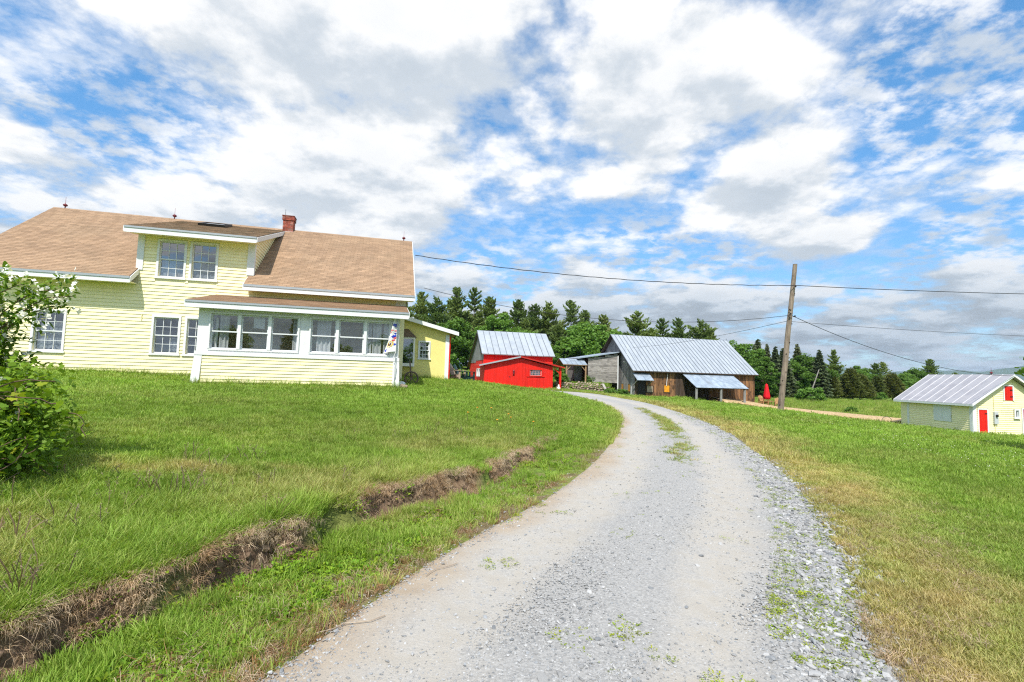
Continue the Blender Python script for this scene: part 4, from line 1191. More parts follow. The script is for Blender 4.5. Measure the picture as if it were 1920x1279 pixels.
metal_roof(SH, (-.38, 6.35, ez_s), (0, -1, 0), (3.10, 0, rz_s - ez_s), 6.75, math.hypot(3.10, rz_s - ez_s), 9, MT['tin_shed'], MT['seam_pale'], DZ, rib=.025, ribw=.035)
mb = MB(DZ)
mb.prism([(-.37, -.38, ez_s - .07), (ridge_x, -.38, rz_s - .07), (ridge_x, -.38, rz_s - .006), (-.37, -.38, ez_s - .006)], (0, 6.7, 0))
mb.prism([(ridge_x + .001, -.38, rz_s - .07), (5.82, -.38, ez_s - .07), (5.82, -.38, ez_s), (ridge_x + .001, -.38, rz_s)], (0, 6.7, 0)); mb.build('roof_deck', MT['tin_shed'], SH)
mb = MB(DZ); mb.prism([(-.41, -.42, ez_s - .14), (ridge_x, -.42, rz_s - .14), (ridge_x, -.42, rz_s + .01), (-.41, -.42, ez_s + .01)], (0, .035, 0)); mb.prism([(ridge_x, -.42, rz_s - .14), (5.86, -.42, ez_s - .14), (5.86, -.42, ez_s + .01), (ridge_x, -.42, rz_s + .01)], (0, .035, 0)); mb.build('rake_boards', MT['white'], SH)
mb = MB(DZ); mb.box(-.42, -.375, -.384, 6.33, ez_s - .15, ez_s - .004); mb.build('fascia', MT['white'], SH)
mb = MB(DZ); mb.lathe([(.03, 0), (.02, .05), (.09, .1), (.09, .16), (.015, .21), (.006, .55)], (ridge_x, 1.2, rz_s), 9); mb.build('lightning_rod', MT['darkred'], SH)


# ---------------------------------------------------------------- poles and cables
P_BASE = Vector((14.53, 26.18, 0)); P_BASE.z = hz(14.53, 26.18)
P_TOP = Vector((15.22, 25.85, 8.08))
up_ = thing('utility_pole', 'tall leaning bare wooden utility pole on the lawn beside the drive', 'utility pole', P_BASE)
pdir = (P_TOP - P_BASE)
mb = MB(); n_ = 9
mb.tube([tuple(-pdir.normalized() * .5 + Vector((0, 0, 0)))] + [tuple(pdir * (i / n_) + Vector((random.uniform(-.012, .012), random.uniform(-.012, .012), 0))) for i in range(n_ + 1)], [.165] + [.155 - .045 * i / n_ for i in range(n_ + 1)], 12)
mb.build('shaft', MT['pole'], up_, smooth=False)
for f_, a in ((.84, 0), (.655, -.12), (.64, .12)):
    q_ = pdir * f_ + Vector((a, -.12, 0)); b = MB(); b.bar(q_, q_ + Vector((0, -.14, .02)), .03, .03); b.lathe([(.02, 0), (.045, .02), (.045, .07), (.02, .09)], tuple(q_ + Vector((0, -.15, -.03))), 8); b.build('insulator', MT['black'], up_)
for i in range(14):
    f_ = random.uniform(.04, .8); an = random.uniform(math.pi, 2 * math.pi); q_ = pdir * f_ + Vector((math.cos(an), math.sin(an), 0)) * (.148 - .045 * f_)
    b = MB(); b.bar(q_, q_ + Vector((math.cos(an), math.sin(an), 0)) * .035, .05, .05); b.build('knot', MT['darkwood'], up_)

b2 = Vector((52.3, 85.4, 0)); b2.z = hz(52.3, 85.4)
p2_ = thing('field_pole', 'thin pale bare pole leaning in the meadow by the cedars', 'pole', b2)
mb = MB(); mb.tube([(0, 0, -.4), (.9, -.2, 2.5), (1.75, -.4, 5.2)], [.11, .10, .08], 8); mb.build('shaft', MT['greywood_h'], p2_)


def cable(label, p0, p1, sag, r=.018, n=28, twist=0.0):
    p0 = Vector(p0); p1 = Vector(p1); o = (p0 + p1) / 2
    pts = []
    for i in range(n + 1):
        t = i / n; p = p0.lerp(p1, t); p.z -= sag * 4 * t * (1 - t)
        if twist: p.z += twist * math.sin(i * 1.9); p.y += twist * math.cos(i * 1.9)
        pts.append(tuple(p - o))
    ob = MB().tube(pts, r, 5).build('power_cable', MT['wire'])
    ob.location = o
    return tag(ob, label, 'cable')


attach = lambda f: P_BASE + pdir * f + Vector((0, -.22, 0))
cable('thick twisted cable from the farmhouse gable to the leaning pole', (-4.85, 23.3, 7.32), attach(.85), .40, .019, 60, .010)
cable('thick cable running on from the leaning pole over the yellow shed', attach(.85), (60, 27.5, 8.5), .55, .019, 40)
cable('lower cable sagging from the side wing to the leaning pole', (-4.6, 24.6, 5.95), attach(.65), .95, .013, 40)
cable('slack service cable from the leaning pole down to the shed gable', attach(.645), (35.2, 33.9, 2.62), .75, .016, 34)
cable('far thin line running on to the right behind the leaning pole', attach(.615) + Vector((.05, .5, 0)), (62, 40, 6.6), .45, .011, 30)
cable('far thin line from the leaning pole back to the timber barn mast', attach(.615) + Vector((.0, .5, 0)), (13.0, 51.9, 5.0), .25, .011, 20)

# ---------------------------------------------------------------- flag, wheel and rock by the porch
fl = thing('garden_flag', 'white pennant flag with printed sunflower on a pole at the porch corner', 'flag', (-4.28, 17.75, 1.0))
mb = MB(); mb.tube([(.02, 0, -.3), (.06, -.08, 2.72)], .013, 6); mb.build('pole', MT['drip'], fl)
# pennant cloth: narrow at the top, blown to one side
def flagpt(u, v, lift=0.0):
    wd = .04 + .44 * (v ** 1.25)
    x = -u * wd + .03 * math.sin(5 * u + 3 * v); y = -.10 + .06 * math.sin(6 * u + 2 * v) - lift
    z = 2.66 - 1.30 * v - .10 * u * v
    return (x + .03, y, z)
mb = MB(); NU, NV = 8, 14; vs = [flagpt(i / NU, j / NV) for j in range(NV + 1) for i in range(NU + 1)]
mb.add(vs, [(j * (NU + 1) + i, j * (NU + 1) + i + 1, (j + 1) * (NU + 1) + i + 1, (j + 1) * (NU + 1) + i) for j in range(NV) for i in range(NU)])
cloth = mb.build('cloth', MT['flagwhite'], fl, smooth=True)
def blot(mb, u, v, r, n=9, star=0.0, lift=.006):
    ww_ = .04 + .44 * v ** 1.25
    c = [flagpt(u + r * math.cos(2 * math.pi * k / n) * (1 - star * (k % 2)) / ww_, v + r * math.sin(2 * math.pi * k / n) * (1 - star * (k % 2)) / 1.3, lift) for k in range(n)]
    mb.add(c, [tuple(range(n))])
b = MB(); blot(b, .50, .78, .13, 22, .28, .006); b.build('sunflower_print', MT['flagyellow'], cloth)
b = MB(); blot(b, .50, .78, .058, 12, 0, .010); b.build('sunflower_heart', MT['flagbrown'], cloth)
b = MB(); [blot(b, u, v, r, 10, .4) for u, v, r in ((.45, .52, .11), (.30, .57, .06), (.85, .93, .07), (.12, .80, .05), (.45, .25, .05), (.3, .3, .03))]; b.build('blue_flower_print', MT['flagblue'], cloth)
b = MB(); [blot(b, u, v, r, 9, .4) for u, v, r in ((.6, .40, .04), (.2, .42, .035), (.15, .62, .05), (.25, .68, .045), (.7, .46, .03))]; b.build('red_flower_print', MT['flagred'], cloth)
b = MB(); b.tube([(.05, -.08, 1.35), (-.03, -.10, 1.1), (.06, -.07, .85), (.05, -.02, .4)], .014, 5); b.build('tail', MT['curtain'], fl)

wz = hz(-4.15, 19.55)
wh = thing('iron_wheel', 'old grey spoked iron wheel leaning by the wing wall', 'wheel', (-4.05, 19.75, wz), A_U)
mb = MB(); R0 = .26; ring = [(R0 * math.cos(t), 0, R0 + R0 * math.sin(t)) for t in np.linspace(0, 2 * math.pi, 25)]
mb.tube(ring, .035, 6, cap=False); mb.build('rim', MT['rust'], wh)
for k in range(6):
    t = math.pi * k / 3 + .3; b = MB(); b.bar((0.05 * math.cos(t), 0, R0 + .05 * math.sin(t)), (R0 * math.cos(t), 0, R0 + R0 * math.sin(t)), .035, .025); b.build('spoke', MT['rust'], wh)
b = MB(); b.tube([(0, -.06, R0), (0, .06, R0)], .06, 8); b.build('hub', MT['rust'], wh)
b = MB(); b.bar((0, .05, R0), (-.08, .12, .95), .04, .04); b.build('handle', MT['rust'], wh)


def rock_mesh(name, seed, n=1, sq=(1, 1, .7)):
    r = random.Random(seed)
    bm = bmesh.new(); bmesh.ops.create_icosphere(bm, subdivisions=n, radius=.5)
    for v_ in bm.verts:
        f = 1 + r.uniform(-.28, .28)
        v_.co = Vector((v_.co.x * f * sq[0], v_.co.y * f * sq[1], v_.co.z * f * sq[2]))
    me = bpy.data.meshes.new(name); bm.to_mesh(me); bm.free()
    return me


me = rock_mesh('rock', 3, 2); me.materials.append(MT['stone'])
o = link('rock', me); o.location = (-3.98, 17.98, hz(-3.98, 17.98) + .08); o.scale = (.30, .26, .28); tag(o, 'small pinkish rock at the foot of the porch corner', 'rock')
me = rock_mesh('rock', 5, 2); me.materials.append(MT['white'])
o = link('white_stone', me); o.location = (-4.2, 18.7, hz(-4.2, 18.7) + .08); o.scale = (.28, .24, .34); tag(o, 'whitish round stone between the porch and the iron wheel', 'stone')


# ---------------------------------------------------------------- chairs, umbrella, table
def adirondack(name, label, m, loc, rz, group=None):
    t = thing(name, label, 'chair', loc, rz, group)
    for k in range(5):
        x = -.24 + .12 * k; top = 1.02 - .05 * abs(k - 2)
        b = MB(); b.hexa([(x - .052, .12, .30), (x + .052, .12, .30), (x + .052, .145, .30), (x - .052, .145, .30), (x - .052, .44, top), (x + .052, .44, top), (x + .052, .465, top), (x - .052, .465, top)]); b.build('back_slat', MT[m], t)
    for k in range(5):
        y = .12 - .13 * k; z_ = .28 + .022 * k
        b = MB(); b.box(-.29, .29, y - .056, y + .056, z_, z_ + .022); b.build('seat_slat', MT[m], t)
    for sx in (-1, 1):
        b = MB(); b.box(sx * .34 - .07, sx * .34 + .07, -.52, .34, .56, .585); b.build('armrest', MT[m], t)
        b = MB(); b.box(sx * .33 - .022, sx * .33 + .022, -.47, -.37, 0, .559); b.build('leg', MT[m], t)
        b = MB(); b.hexa([(sx * .295 - .02, -.45, .22), (sx * .295 + .02, -.45, .22), (sx * .295 + .02, .55, 0), (sx * .295 - .02, .55, 0), (sx * .295 - .02, -.45, .35), (sx * .295 + .02, -.45, .35), (sx * .295 + .02, .55, .12), (sx * .295 - .02, .55, .12)]); b.build('side_rail', MT[m], t)
        b = MB(); b.box(sx * .33 - .022, sx * .33 + .022, .20, .29, .12, .559); b.build('leg', MT[m], t)
    b = MB(); b.box(-.30, .30, .265, .29, .62, .70); b.build('back_rail', MT[m], t)
    return t


adirondack('garden_chair', 'dark green plastic garden chair in full view by the wing corner', 'greenplastic', (-2.55, 27.9, hz(-2.55, 27.9)), R_(95))
adirondack('garden_chair', 'dark green garden chair half hidden behind another at the wing corner', 'greenplastic', (-2.95, 28.9, hz(-2.95, 28.9)), R_(80))
adirondack('garden_chair', 'reddish wooden garden chair tucked against the wing corner', 'beige', (-3.15, 27.6, hz(-3.15, 27.6)), R_(70))
adirondack('wooden_armchair', 'brown wooden armchair beside the red umbrella, nearer the timber barn', 'chairwood', (28.1, 54.1, hz(28.1, 54.1) + .30), R_(15))
adirondack('wooden_armchair', 'brown wooden armchair in front of the closed red umbrella', 'chairwood', (29.75, 54.0, hz(29.75, 54.0) + .30), R_(-20))
ut = thing('patio_table', 'low round wooden table under the closed red umbrella', 'table', (29.1, 54.9, hz(29.1, 54.9) + .30))
b = MB(); b.lathe([(.5, .50), (.52, .51), (.52, .54), (.5, .55)], (0, 0, 0), 16); b.build('table_top', MT['chairwood'], ut)
for k in range(4):
    t_ = math.pi / 4 + k * math.pi / 2; b = MB(); b.bar((.38 * math.cos(t_), .38 * math.sin(t_), -.05), (.3 * math.cos(t_), .3 * math.sin(t_), .50), .06, .06); b.build('leg', MT['chairwood'], ut)
um = thing('closed_umbrella', 'closed red patio umbrella among the wooden armchairs', 'umbrella', (29.2, 55.4, hz(29.2, 55.4) + .2))
b = MB(); b.tube([(0, 0, -.1), (0, 0, 2.55)], .025, 8); b.build('pole', MT['whitemetal'], um)
mb = MB(); prof = [(.12, 2.5), (.17, 2.2), (.25, 1.7), (.33, 1.2), (.36, .85), (.05, .84)]; nseg = 24; vs = []; fs = []
for (r, z_) in prof:
    for k in range(nseg):
        t_ = 2 * math.pi * k / nseg; rr = r * (1 + (.16 if k % 3 == 0 else -.06) * (1 if r > .1 else 0)); vs.append((rr * math.cos(t_), rr * math.sin(t_), z_))
for i in range(len(prof) - 1):
    for k in range(nseg): fs.append((i * nseg + k, i * nseg + (k + 1) % nseg, (i + 1) * nseg + (k + 1) % nseg, (i + 1) * nseg + k))
vs.append((0, 0, 2.62)); fs += [((k + 1) % nseg, k, len(vs) - 1) for k in range(nseg)]
mb.add(vs, fs); mb.build('canopy', MT['redcloth'], um, smooth=True)


def to_world(root, x, y):
    v_ = Matrix.Rotation(root.rotation_euler.z, 3, 'Z') @ Vector((x, y, 0)); return root.location.x + v_.x, root.location.y + v_.y


x_, y_ = to_world(GB, 9.2, -1.6)
pt = thing('picnic_bench', 'dark picnic bench in the shade of the barn lean-to', 'bench', (x_, y_, hz(x_, y_)), A_U)
b = MB(); b.box(-.6, .6, -.16, .16, .42, .46); b.build('seat', MT['darkwood'], pt)
for sx in (-.45, .45):
    b = MB(); b.hexa([(sx - .03, -.18, -.05), (sx + .03, -.18, -.05), (sx + .03, .18, -.05), (sx - .03, .18, -.05), (sx - .03, -.06, .419), (sx + .03, -.06, .419), (sx + .03, .06, .419), (sx - .03, .06, .419)]); b.build('leg', MT['darkwood'], pt)
x_, y_ = to_world(GB, -5.6, 3.9)
pt = thing('garden_bench', 'small dark bench under the open canopy by the grey annex', 'bench', (x_, y_, hz(x_, y_)), A_U)
b = MB(); b.box(-.5, .5, -.16, .16, .40, .44); b.build('seat', MT['darkwood'], pt)
for sx in (-.4, .4):
    b = MB(); b.box(sx - .03, sx + .03, -.14, .14, -.05, .399); b.build('leg', MT['darkwood'], pt)
x_, y_ = to_world(RB, .45, -.55)
b = MB(); b.lathe([(.12, 0), (.16, .06), (.19, .14), (.17, .26), (.09, .36), (.06, .42), (.11, .46), (.05, .56)], (0, 0, 0), 12); o = b.build('white_jug', MT['white'], None, smooth=True)
o.location = (x_, y_, hz(x_, y_) - .02); tag(o, 'small white jug standing by the red porch post', 'jug')

# ---------------------------------------------------------------- dry-stone wall in front of the terrace
sw = thing('stone_wall', 'low rough dry-stone wall below the open canopy', 'stone wall', (7.0, 49.4, hz(7.0, 49.2)))
rocks = [rock_mesh('stone', 100 + i, 1, (1, .8, .75)) for i in range(5)]
for m_ in rocks: m_.materials.append(MT['stone'])
base = sw.location.z
for row in range(6):
    x = 4.55
    while x < 9.9:
        s = random.uniform(.20, .42)
        gl_ = hz(x, 49.35)
        zc_ = gl_ + .05 + row * .2 + random.uniform(-.03, .03)
        top = 1.06 - .28 * max(0, (x - 8.6))
        if zc_ < top + .06 and random.random() > .04:
            o = bpy.data.objects.new('stone', random.choice(rocks)); COL.objects.link(o); o.parent = sw
            o.location = (x + s / 2 - 7.0, random.uniform(-.1, .1) + .09 * row - .05, zc_ - base)
            o.scale = (s * 1.15, s * 1.2, .27 * random.uniform(.8, 1.15)); o.rotation_euler = (random.uniform(-.2, .2), random.uniform(-.25, .25), random.uniform(-.5, .5))
        x += s * .92
x_, y_ = to_world(GB, -2.9, 1.0)
b = MB(); b.hexa([(-.12, 0, -.1), (.12, 0, -.1), (.12, .03, -.1), (-.12, .03, -.1), (-.62, .55, 1.05), (-.38, .55, 1.05), (-.38, .58, 1.05), (-.62, .58, 1.05)])
o = b.build('leaning_plank', MT['greywood_h']); o.location = (9.9, 49.0, hz(9.9, 49.0)); tag(o, 'grey plank leaning on the end of the stone wall', 'plank')

# ---------------------------------------------------------------- wood-chip strip between barn and shed
CH = catmull([(21.5, 50.6), (25.0, 51.6), (28.5, 53.0), (31.5, 52.0), (33.5, 48.6), (34.2, 45.0), (34.0, 41.5), (33.2, 41.2)])
CHr = resample(CH, 90)
tn = np.gradient(CHr, axis=0); tn /= np.linalg.norm(tn, axis=1)[:, None]; nm2 = np.c_[-tn[:, 1], tn[:, 0]]
wd_ = 1.2 + .8 * np.exp(-((np.arange(90) - 33) / 16.) ** 2)
NWc = 9; us2 = np.linspace(-1, 1, NWc)
jit_ = RNG.uniform(.85, 1.15, (90, 1))
CP = (CHr[:, None] + nm2[:, None] * (us2[None, :, None] * (wd_[:, None] * jit_)[:, :, None])).reshape(-1, 2)
cz_ = height(CP) + .10 + .32 * (np.tile(us2, 90) * .5 + .5) ** .8 - .5 * (np.tile(us2, 90) > .95) - .09 * (np.abs(np.tile(us2, 90)) > .95)
ci = np.arange(90 * NWc).reshape(90, NWc)
CF = np.stack([ci[:-1, :-1], ci[:-1, 1:], ci[1:, 1:], ci[1:, :-1]], -1).reshape(-1, 4)
MT['chips'] = M('wood_chip_bed', (0.50, 0.37, 0.20), (0.33, 0.22, 0.11), 7, .95, .6, 12, c3=(0.66, 0.48, 0.30), s3=4, f3=.7)
tag(link('wood_chip_path', np_mesh('wood_chip_path', np.c_[CP, cz_], CF, MT['chips'])), 'tan wood-chip path between the timber barn and the yellow shed', kind='structure')
b = MB(); b.tube([(math.cos(t) * .45, 0, .45 * math.sin(t)) for t in np.linspace(0, math.pi, 14)], .02, 5); o = b.build('metal_hoop', MT['rust']); o.location = (31.7, 41.0, hz(31.7, 41.0) + .15); tag(o, 'thin rusty hoop standing in the grass behind the yellow shed', 'hoop')
# ---------------------------------------------------------------- far hills
MT['hill'] = M('wooded_hill', (0.035, 0.07, 0.03), (0.055, 0.095, 0.04), .004, .95)
def hill(az0, az1, D, h, seed, label):
    n = 60; vs = []; r = np.random.default_rng(seed)
    an = np.linspace(az0, az1, n); ph = r.uniform(0, 6, 4)
    prof = h * (np.sin(np.linspace(0, math.pi, n)) ** .6) * (1 + .22 * np.sin(an * 20 + ph[0]) + .10 * np.sin(an * 47 + ph[1]) + .03 * np.sin(an * 160 + ph[2]))
    for i in range(n):
        s, c = math.sin(an[i]), math.cos(an[i])
        for dd, k in ((-900, 0), (-350, .7), (0, 1), (500, .8), (1200, 0)):
            vs.append((s * (D + dd), c * (D + dd), -8 + prof[i] * k))
    fs = [(i * 5 + j, (i + 1) * 5 + j, (i + 1) * 5 + j + 1, i * 5 + j + 1) for i in range(n - 1) for j in range(4)]
    tag(link('hills', np_mesh('hills', vs, fs, MT['hill'], smooth=True)), label, kind='structure')
hill(R_(26), R_(62), 6200, 215, 1, 'long blue wooded ridge on the horizon')
hill(R_(-55), R_(30), 7200, 190, 2, 'far blue hills behind the tree line')
hill(R_(36), R_(75), 4600, 110, 4, 'nearer wooded hills beyond the yellow shed')


# ---------------------------------------------------------------- trees
def quad_cloud(C, A, B, var):
    """C centres, A/B half axes (n,3) -> quads"""
    n = len(C)
    V = np.stack([C - A - B, C + A - B, C + A + B, C - A + B], 1).reshape(-1, 3)
    F = np.arange(4 * n).reshape(n, 4)
    return V, F, np.repeat(var, 4)


def unit(v):
    return v / np.maximum(np.linalg.norm(v, axis=-1, keepdims=True), 1e-9)


def trunk_mesh(name, H, r0, seed, limbs=()):
    rr = random.Random(seed); mb = MB(); n = 8
    x = y = 0; pts = []; rad = []
    for i in range(n + 1):
        pts.append((x, y, H * i / n - .3 * (i == 0))); rad.append(r0 * (1 - .93 * i / n)); x += rr.uniform(-.02, .02) * H / 8; y += rr.uniform(-.02, .02) * H / 8
    mb.tube(pts, rad, 7)
    for p0, p1, r in limbs: mb.tube([p0, tuple((np.array(p0) + np.array(p1)) / 2 + np.array([0, 0, .06 * H / 10])), p1], [r, r * .7, r * .3], 5)
    return mb.mesh(name, MT['bark'])


def make_pine(seed, H=15., Rm=3.2, start=.16, gap=.62, flat=1.0, sparse=0.0):
    r = np.random.default_rng(seed); C = []; A = []; B = []; V = []; limbs = []
    h = H * start
    while h < H * .985:
        f = h / H
        prof = .08 + .92 * min(1, (1 - f) / .48) ** .72 if f > .36 else .72 + .8 * (f - start)
        prof *= 1 + .28 * math.sin(h * 2.3 + seed * 1.7)
        n = r.integers(4, 7)
        a0 = r.uniform(0, 6.28)
        for k in range(n):
            if r.random() < sparse: continue
            az = a0 + k * 6.28 / n + r.normal(0, .25); L = Rm * prof * r.uniform(.55, 1.15)
            el = .75 * f ** 2 + .05 + r.normal(0, .12) if f > .4 else r.normal(.0, .1)
            d = np.array([math.cos(az) * math.cos(el), math.sin(az) * math.cos(el), math.sin(el)])
            p0 = np.array([0, 0, h])
            if L > 1.0 and r.random() < .5: limbs.append((tuple(p0), tuple(p0 + d * L * .9), .05))
            nt = max(3, int(L * 5.2))
            for t in np.linspace(.22, 1.0, nt):
                side = np.cross(d, [0, 0, 1]); side /= np.linalg.norm(side)
                spread = (.15 + .40 * math.sin(t * math.pi * .85)) * L * .40
                c0 = p0 + d * L * t + np.array([0, 0, .10 * L * t * t])
                for q_ in range(5):
                    c = c0 + side * r.normal(0, spread) + np.array([0, 0, r.normal(.04, .11 * flat)])
                    ax = unit(d * r.uniform(.3, 1) + side * r.normal(0, .7) + np.array([0, 0, r.uniform(.1, .75)]))
                    bx = unit(np.cross(ax, r.normal(0, 1, 3)))
                    s = r.uniform(.17, .33)
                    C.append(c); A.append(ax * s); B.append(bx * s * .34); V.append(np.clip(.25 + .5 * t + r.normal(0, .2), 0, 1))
        h += gap * r.uniform(.6, 1.3) * (1.15 - .45 * f)
    C = np.array(C); V_, F_, v_ = quad_cloud(C, np.array(A), np.array(B), np.array(V))
    return trunk_mesh('trunk', H * .97, .02 * H, seed, limbs), np_mesh('crown', V_, F_, MT['pine'], v_)


def make_cone(seed, H, Rm, mat, n, start=.05, droop=-.25, size=.2, power=.85, rag=.25):
    """dense spruce or cedar"""
    r = np.random.default_rng(seed)
    f = start + (1 - start) * (1 - np.sqrt(r.random(n)))
    az = r.uniform(0, 2 * np.pi, n)
    lay = .5 + .5 * np.sin(f * H * 2 * np.pi / .85 + 1.3 * np.sin(az * 3 + seed))
    lob = 1 + .22 * np.sin(az * 5 + 9 * f + seed) + .14 * np.sin(az * 9 - 17 * f)
    R0 = Rm * (1 - f) ** power * lob * (1 - rag + rag * lay) + .08
    rr = R0 * np.clip(1 - np.abs(r.normal(0, .2, n)), .25, 1.15)
    C = np.c_[np.cos(az) * rr, np.sin(az) * rr, f * H + droop * rr * .5 + r.normal(0, .08, n)]
    out_ = np.c_[np.cos(az), np.sin(az), np.full(n, droop) + r.normal(0, .3, n)]
    ax = unit(out_ + r.normal(0, .35, (n, 3))); bx = unit(np.cross(ax, r.normal(0, 1, (n, 3))))
    s = size * r.uniform(.7, 1.4, n)[:, None]
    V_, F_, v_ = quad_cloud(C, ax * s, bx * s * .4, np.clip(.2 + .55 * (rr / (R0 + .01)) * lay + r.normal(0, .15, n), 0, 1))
    return trunk_mesh('trunk', H * .95, .018 * H, seed), np_mesh('crown', V_, F_, MT[mat], v_)


def make_broad(seed, H, Rx, Rz, n_cl=70, per=120, leaf=.15, mat='broad', trunk=.35, lift=0.0):
    r = np.random.default_rng(seed); C = []; V = []; limbs = []
    cz = H - Rz
    k = 0
    while k < n_cl:
        d = unit(r.normal(0, 1, 3)); rad = r.uniform(.35, 1.0) ** .5
        lob = 1 + .25 * math.sin(3 * math.atan2(d[1], d[0]) + seed) + .2 * math.sin(5 * d[2] + seed * 2)
        c = np.array([d[0] * Rx * rad * lob, d[1] * Rx * rad * lob, cz + d[2] * Rz * rad])
        if c[2] < H * .12: continue
        cr = r.uniform(.45, .95) * Rx / 3.2 + .15
        q_ = unit(r.normal(0, 1, (per, 3))) * (r.random((per, 1)) ** .4) * cr * np.array([1.15, 1.15, .75])
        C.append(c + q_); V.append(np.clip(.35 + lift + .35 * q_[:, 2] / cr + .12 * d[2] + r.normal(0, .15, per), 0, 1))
        if k % 4 == 0: limbs.append(((0, 0, H * r.uniform(.22, .5)), tuple(c), .03 + .03 * Rx / 3))
        k += 1
    C = np.concatenate(C); V = np.concatenate(V); n = len(C)
    ax = unit(r.normal(0, 1, (n, 3)) * np.array([1, 1, .6])); bx = unit(np.cross(ax, r.normal(0, 1, (n, 3)) + np.array([0, 0, 1.2])))
    s = leaf * r.uniform(.7, 1.35, n)[:, None]
    V_, F_, v_ = quad_cloud(C, ax * s, bx * s * .62, V)
    return trunk_mesh('trunk', H * .7, .022 * H, seed, limbs), np_mesh('crown', V_, F_, MT[mat], v_)


PROTO = {
    'pine': [make_pine(1), make_pine(2, Rm=2.9, start=.22, gap=.75, sparse=.12), make_pine(3, Rm=3.6, gap=.8, sparse=.15), make_pine(4, Rm=2.6, start=.12), make_pine(5, Rm=3.3, start=.33, gap=.95, sparse=.22)],
    'spruce': [make_cone(11, 12, 2.1, 'spruce', 9000, rag=.5), make_cone(12, 12, 1.7, 'spruce', 8000, rag=.55)],
    'cedar': [make_cone(21, 7, 2.3, 'cedar', 9000, droop=.5, size=.15, power=.55, rag=.1), make_cone(22, 7, 2.0, 'cedar', 8000, droop=.5, size=.15, power=.6, rag=.15)],
    'broad': [make_broad(31, 9, 3.3, 3.7), make_broad(32, 9, 3.0, 4.0, 80), make_broad(33, 9, 3.8, 3.5, 85)],
    'shrub': [make_broad(41, 2.4, 1.5, 1.25, 34, 90, .11), make_broad(42, 2.2, 1.7, 1.15, 36, 90, .11)],
}
PH = {'pine': 15., 'spruce': 12., 'cedar': 7., 'broad': 9., 'shrub': 2.3}
TN = {'pine': 'pine_tree', 'spruce': 'spruce_tree', 'cedar': 'cedar_tree', 'broad': 'leafy_tree', 'shrub': 'wild_shrub'}
TC = {'shrub': 'shrub'}
_tk = 0


def tree(kind, x, y, H, label, group, wide=1.0, var=None):
    global _tk
    _tk += 1
    pr = PROTO[kind][(_tk if var is None else var) % len(PROTO[kind])]
    t = thing(TN[kind], label, TC.get(kind, 'tree'), (x, y, hz(x, y) - .05), random.uniform(0, 6.28), group)
    s = H / PH[kind]; t.scale = (s * wide, s * wide, s)
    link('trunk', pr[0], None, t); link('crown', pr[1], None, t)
    return t


LB = {'pine': 'tall dark pine in the wood behind the red barn', 'broad': 'bright leafy tree at the foot of the pines behind the red barn'}
for kind, x, y, ztop, wd in (('pine', -17.9, 94, 17.7, 1.0), ('pine', -14.2, 89, 15.6, 1.1), ('pine', -11, 94, 18.4, 1.1), ('pine', -8.0, 99, 19.2, 1.0), ('pine', -4.6, 94, 16.6, 1.1),
                             ('pine', -20.5, 90, 15.5, 1.1), ('pine', -23.5, 96, 18, 1.1), ('pine', -6.2, 91, 13.5, 1.15), ('pine', -13, 101, 17, 1.1), ('pine', 1.2, 99, 17.0, 1.05), ('pine', 4.2, 95, 16.0, 1.1), ('pine', 7.3, 97, 16.4, 1.1), ('pine', -1.6, 103, 15, 1.2), ('pine', -16, 106, 15.5, 1.3), ('pine', -10, 108, 15, 1.3), ('pine', -4.5, 107, 14.5, 1.3), ('pine', 5.6, 106, 13.5, 1.3), ('pine', 10.4, 107, 13, 1.3), ('pine', -20, 104, 14, 1.3), ('pine', 2.6, 91, 12, 1.25), ('pine', 8.6, 91, 11.5, 1.3),
                             ('broad', -2.0, 84, 12.2, .95), ('broad', -9.4, 80, 10.6, 1.0), ('broad', -4.6, 77, 7.6, .9), ('broad', -12.6, 82, 10, 1.0), ('broad', -16.5, 80, 8.6, 1.1), ('broad', 2.8, 83, 9.5, 1.0), ('broad', -7.2, 84, 9.0, 1.1)):
    tree(kind, x, y, ztop - hz(x, y), LB[kind], 'wood behind the red barn', wd)
tree('pine', 11.2, 93, 16.2 - hz(11, 93), 'open-crowned pine with bare lower trunk between the barns', None, 1.1, 4)
LB = {'pine': 'dark pine rising between the red barn and the timber barn', 'broad': 'pale green leafy tree between the red barn and the timber barn'}
for kind, x, y, ztop, wd in (('pine', 15.0, 99, 15.2, 1.0), ('pine', 18.3, 96, 14.4, 1.15), ('broad', 13.3, 83, 10.9, 1.15), ('broad', 16.8, 88, 9.4, 1.0), ('broad', 9.5, 84, 8.5, 1.1), ('pine', 13.0, 90, 9.8, 1.3), ('broad', 7.0, 80, 5.5, 1.2)):
    tree(kind, x, y, ztop - hz(x, y), LB[kind], 'trees between the two barns', wd)
for x, y, ztop, wd in ((23.2, 89, 13.9, 1.2), (26.2, 92, 10.8, 1.2), (29.2, 94, 13.4, 1.1), (31.6, 91, 11.2, 1.2), (34.2, 99, 14.6, 1.0), (35.6, 91, 13.0, 1.15), (38.2, 93, 11.8, 1.2)):
    tree('pine', x, y, ztop - hz(x, y), 'dark pine showing above the timber barn roof', 'pines behind the timber barn', wd)
LB = {'broad': 'leafy green tree in the tree line behind the leaning pole', 'spruce': 'pointed dark spruce in the tree line behind the leaning pole'}
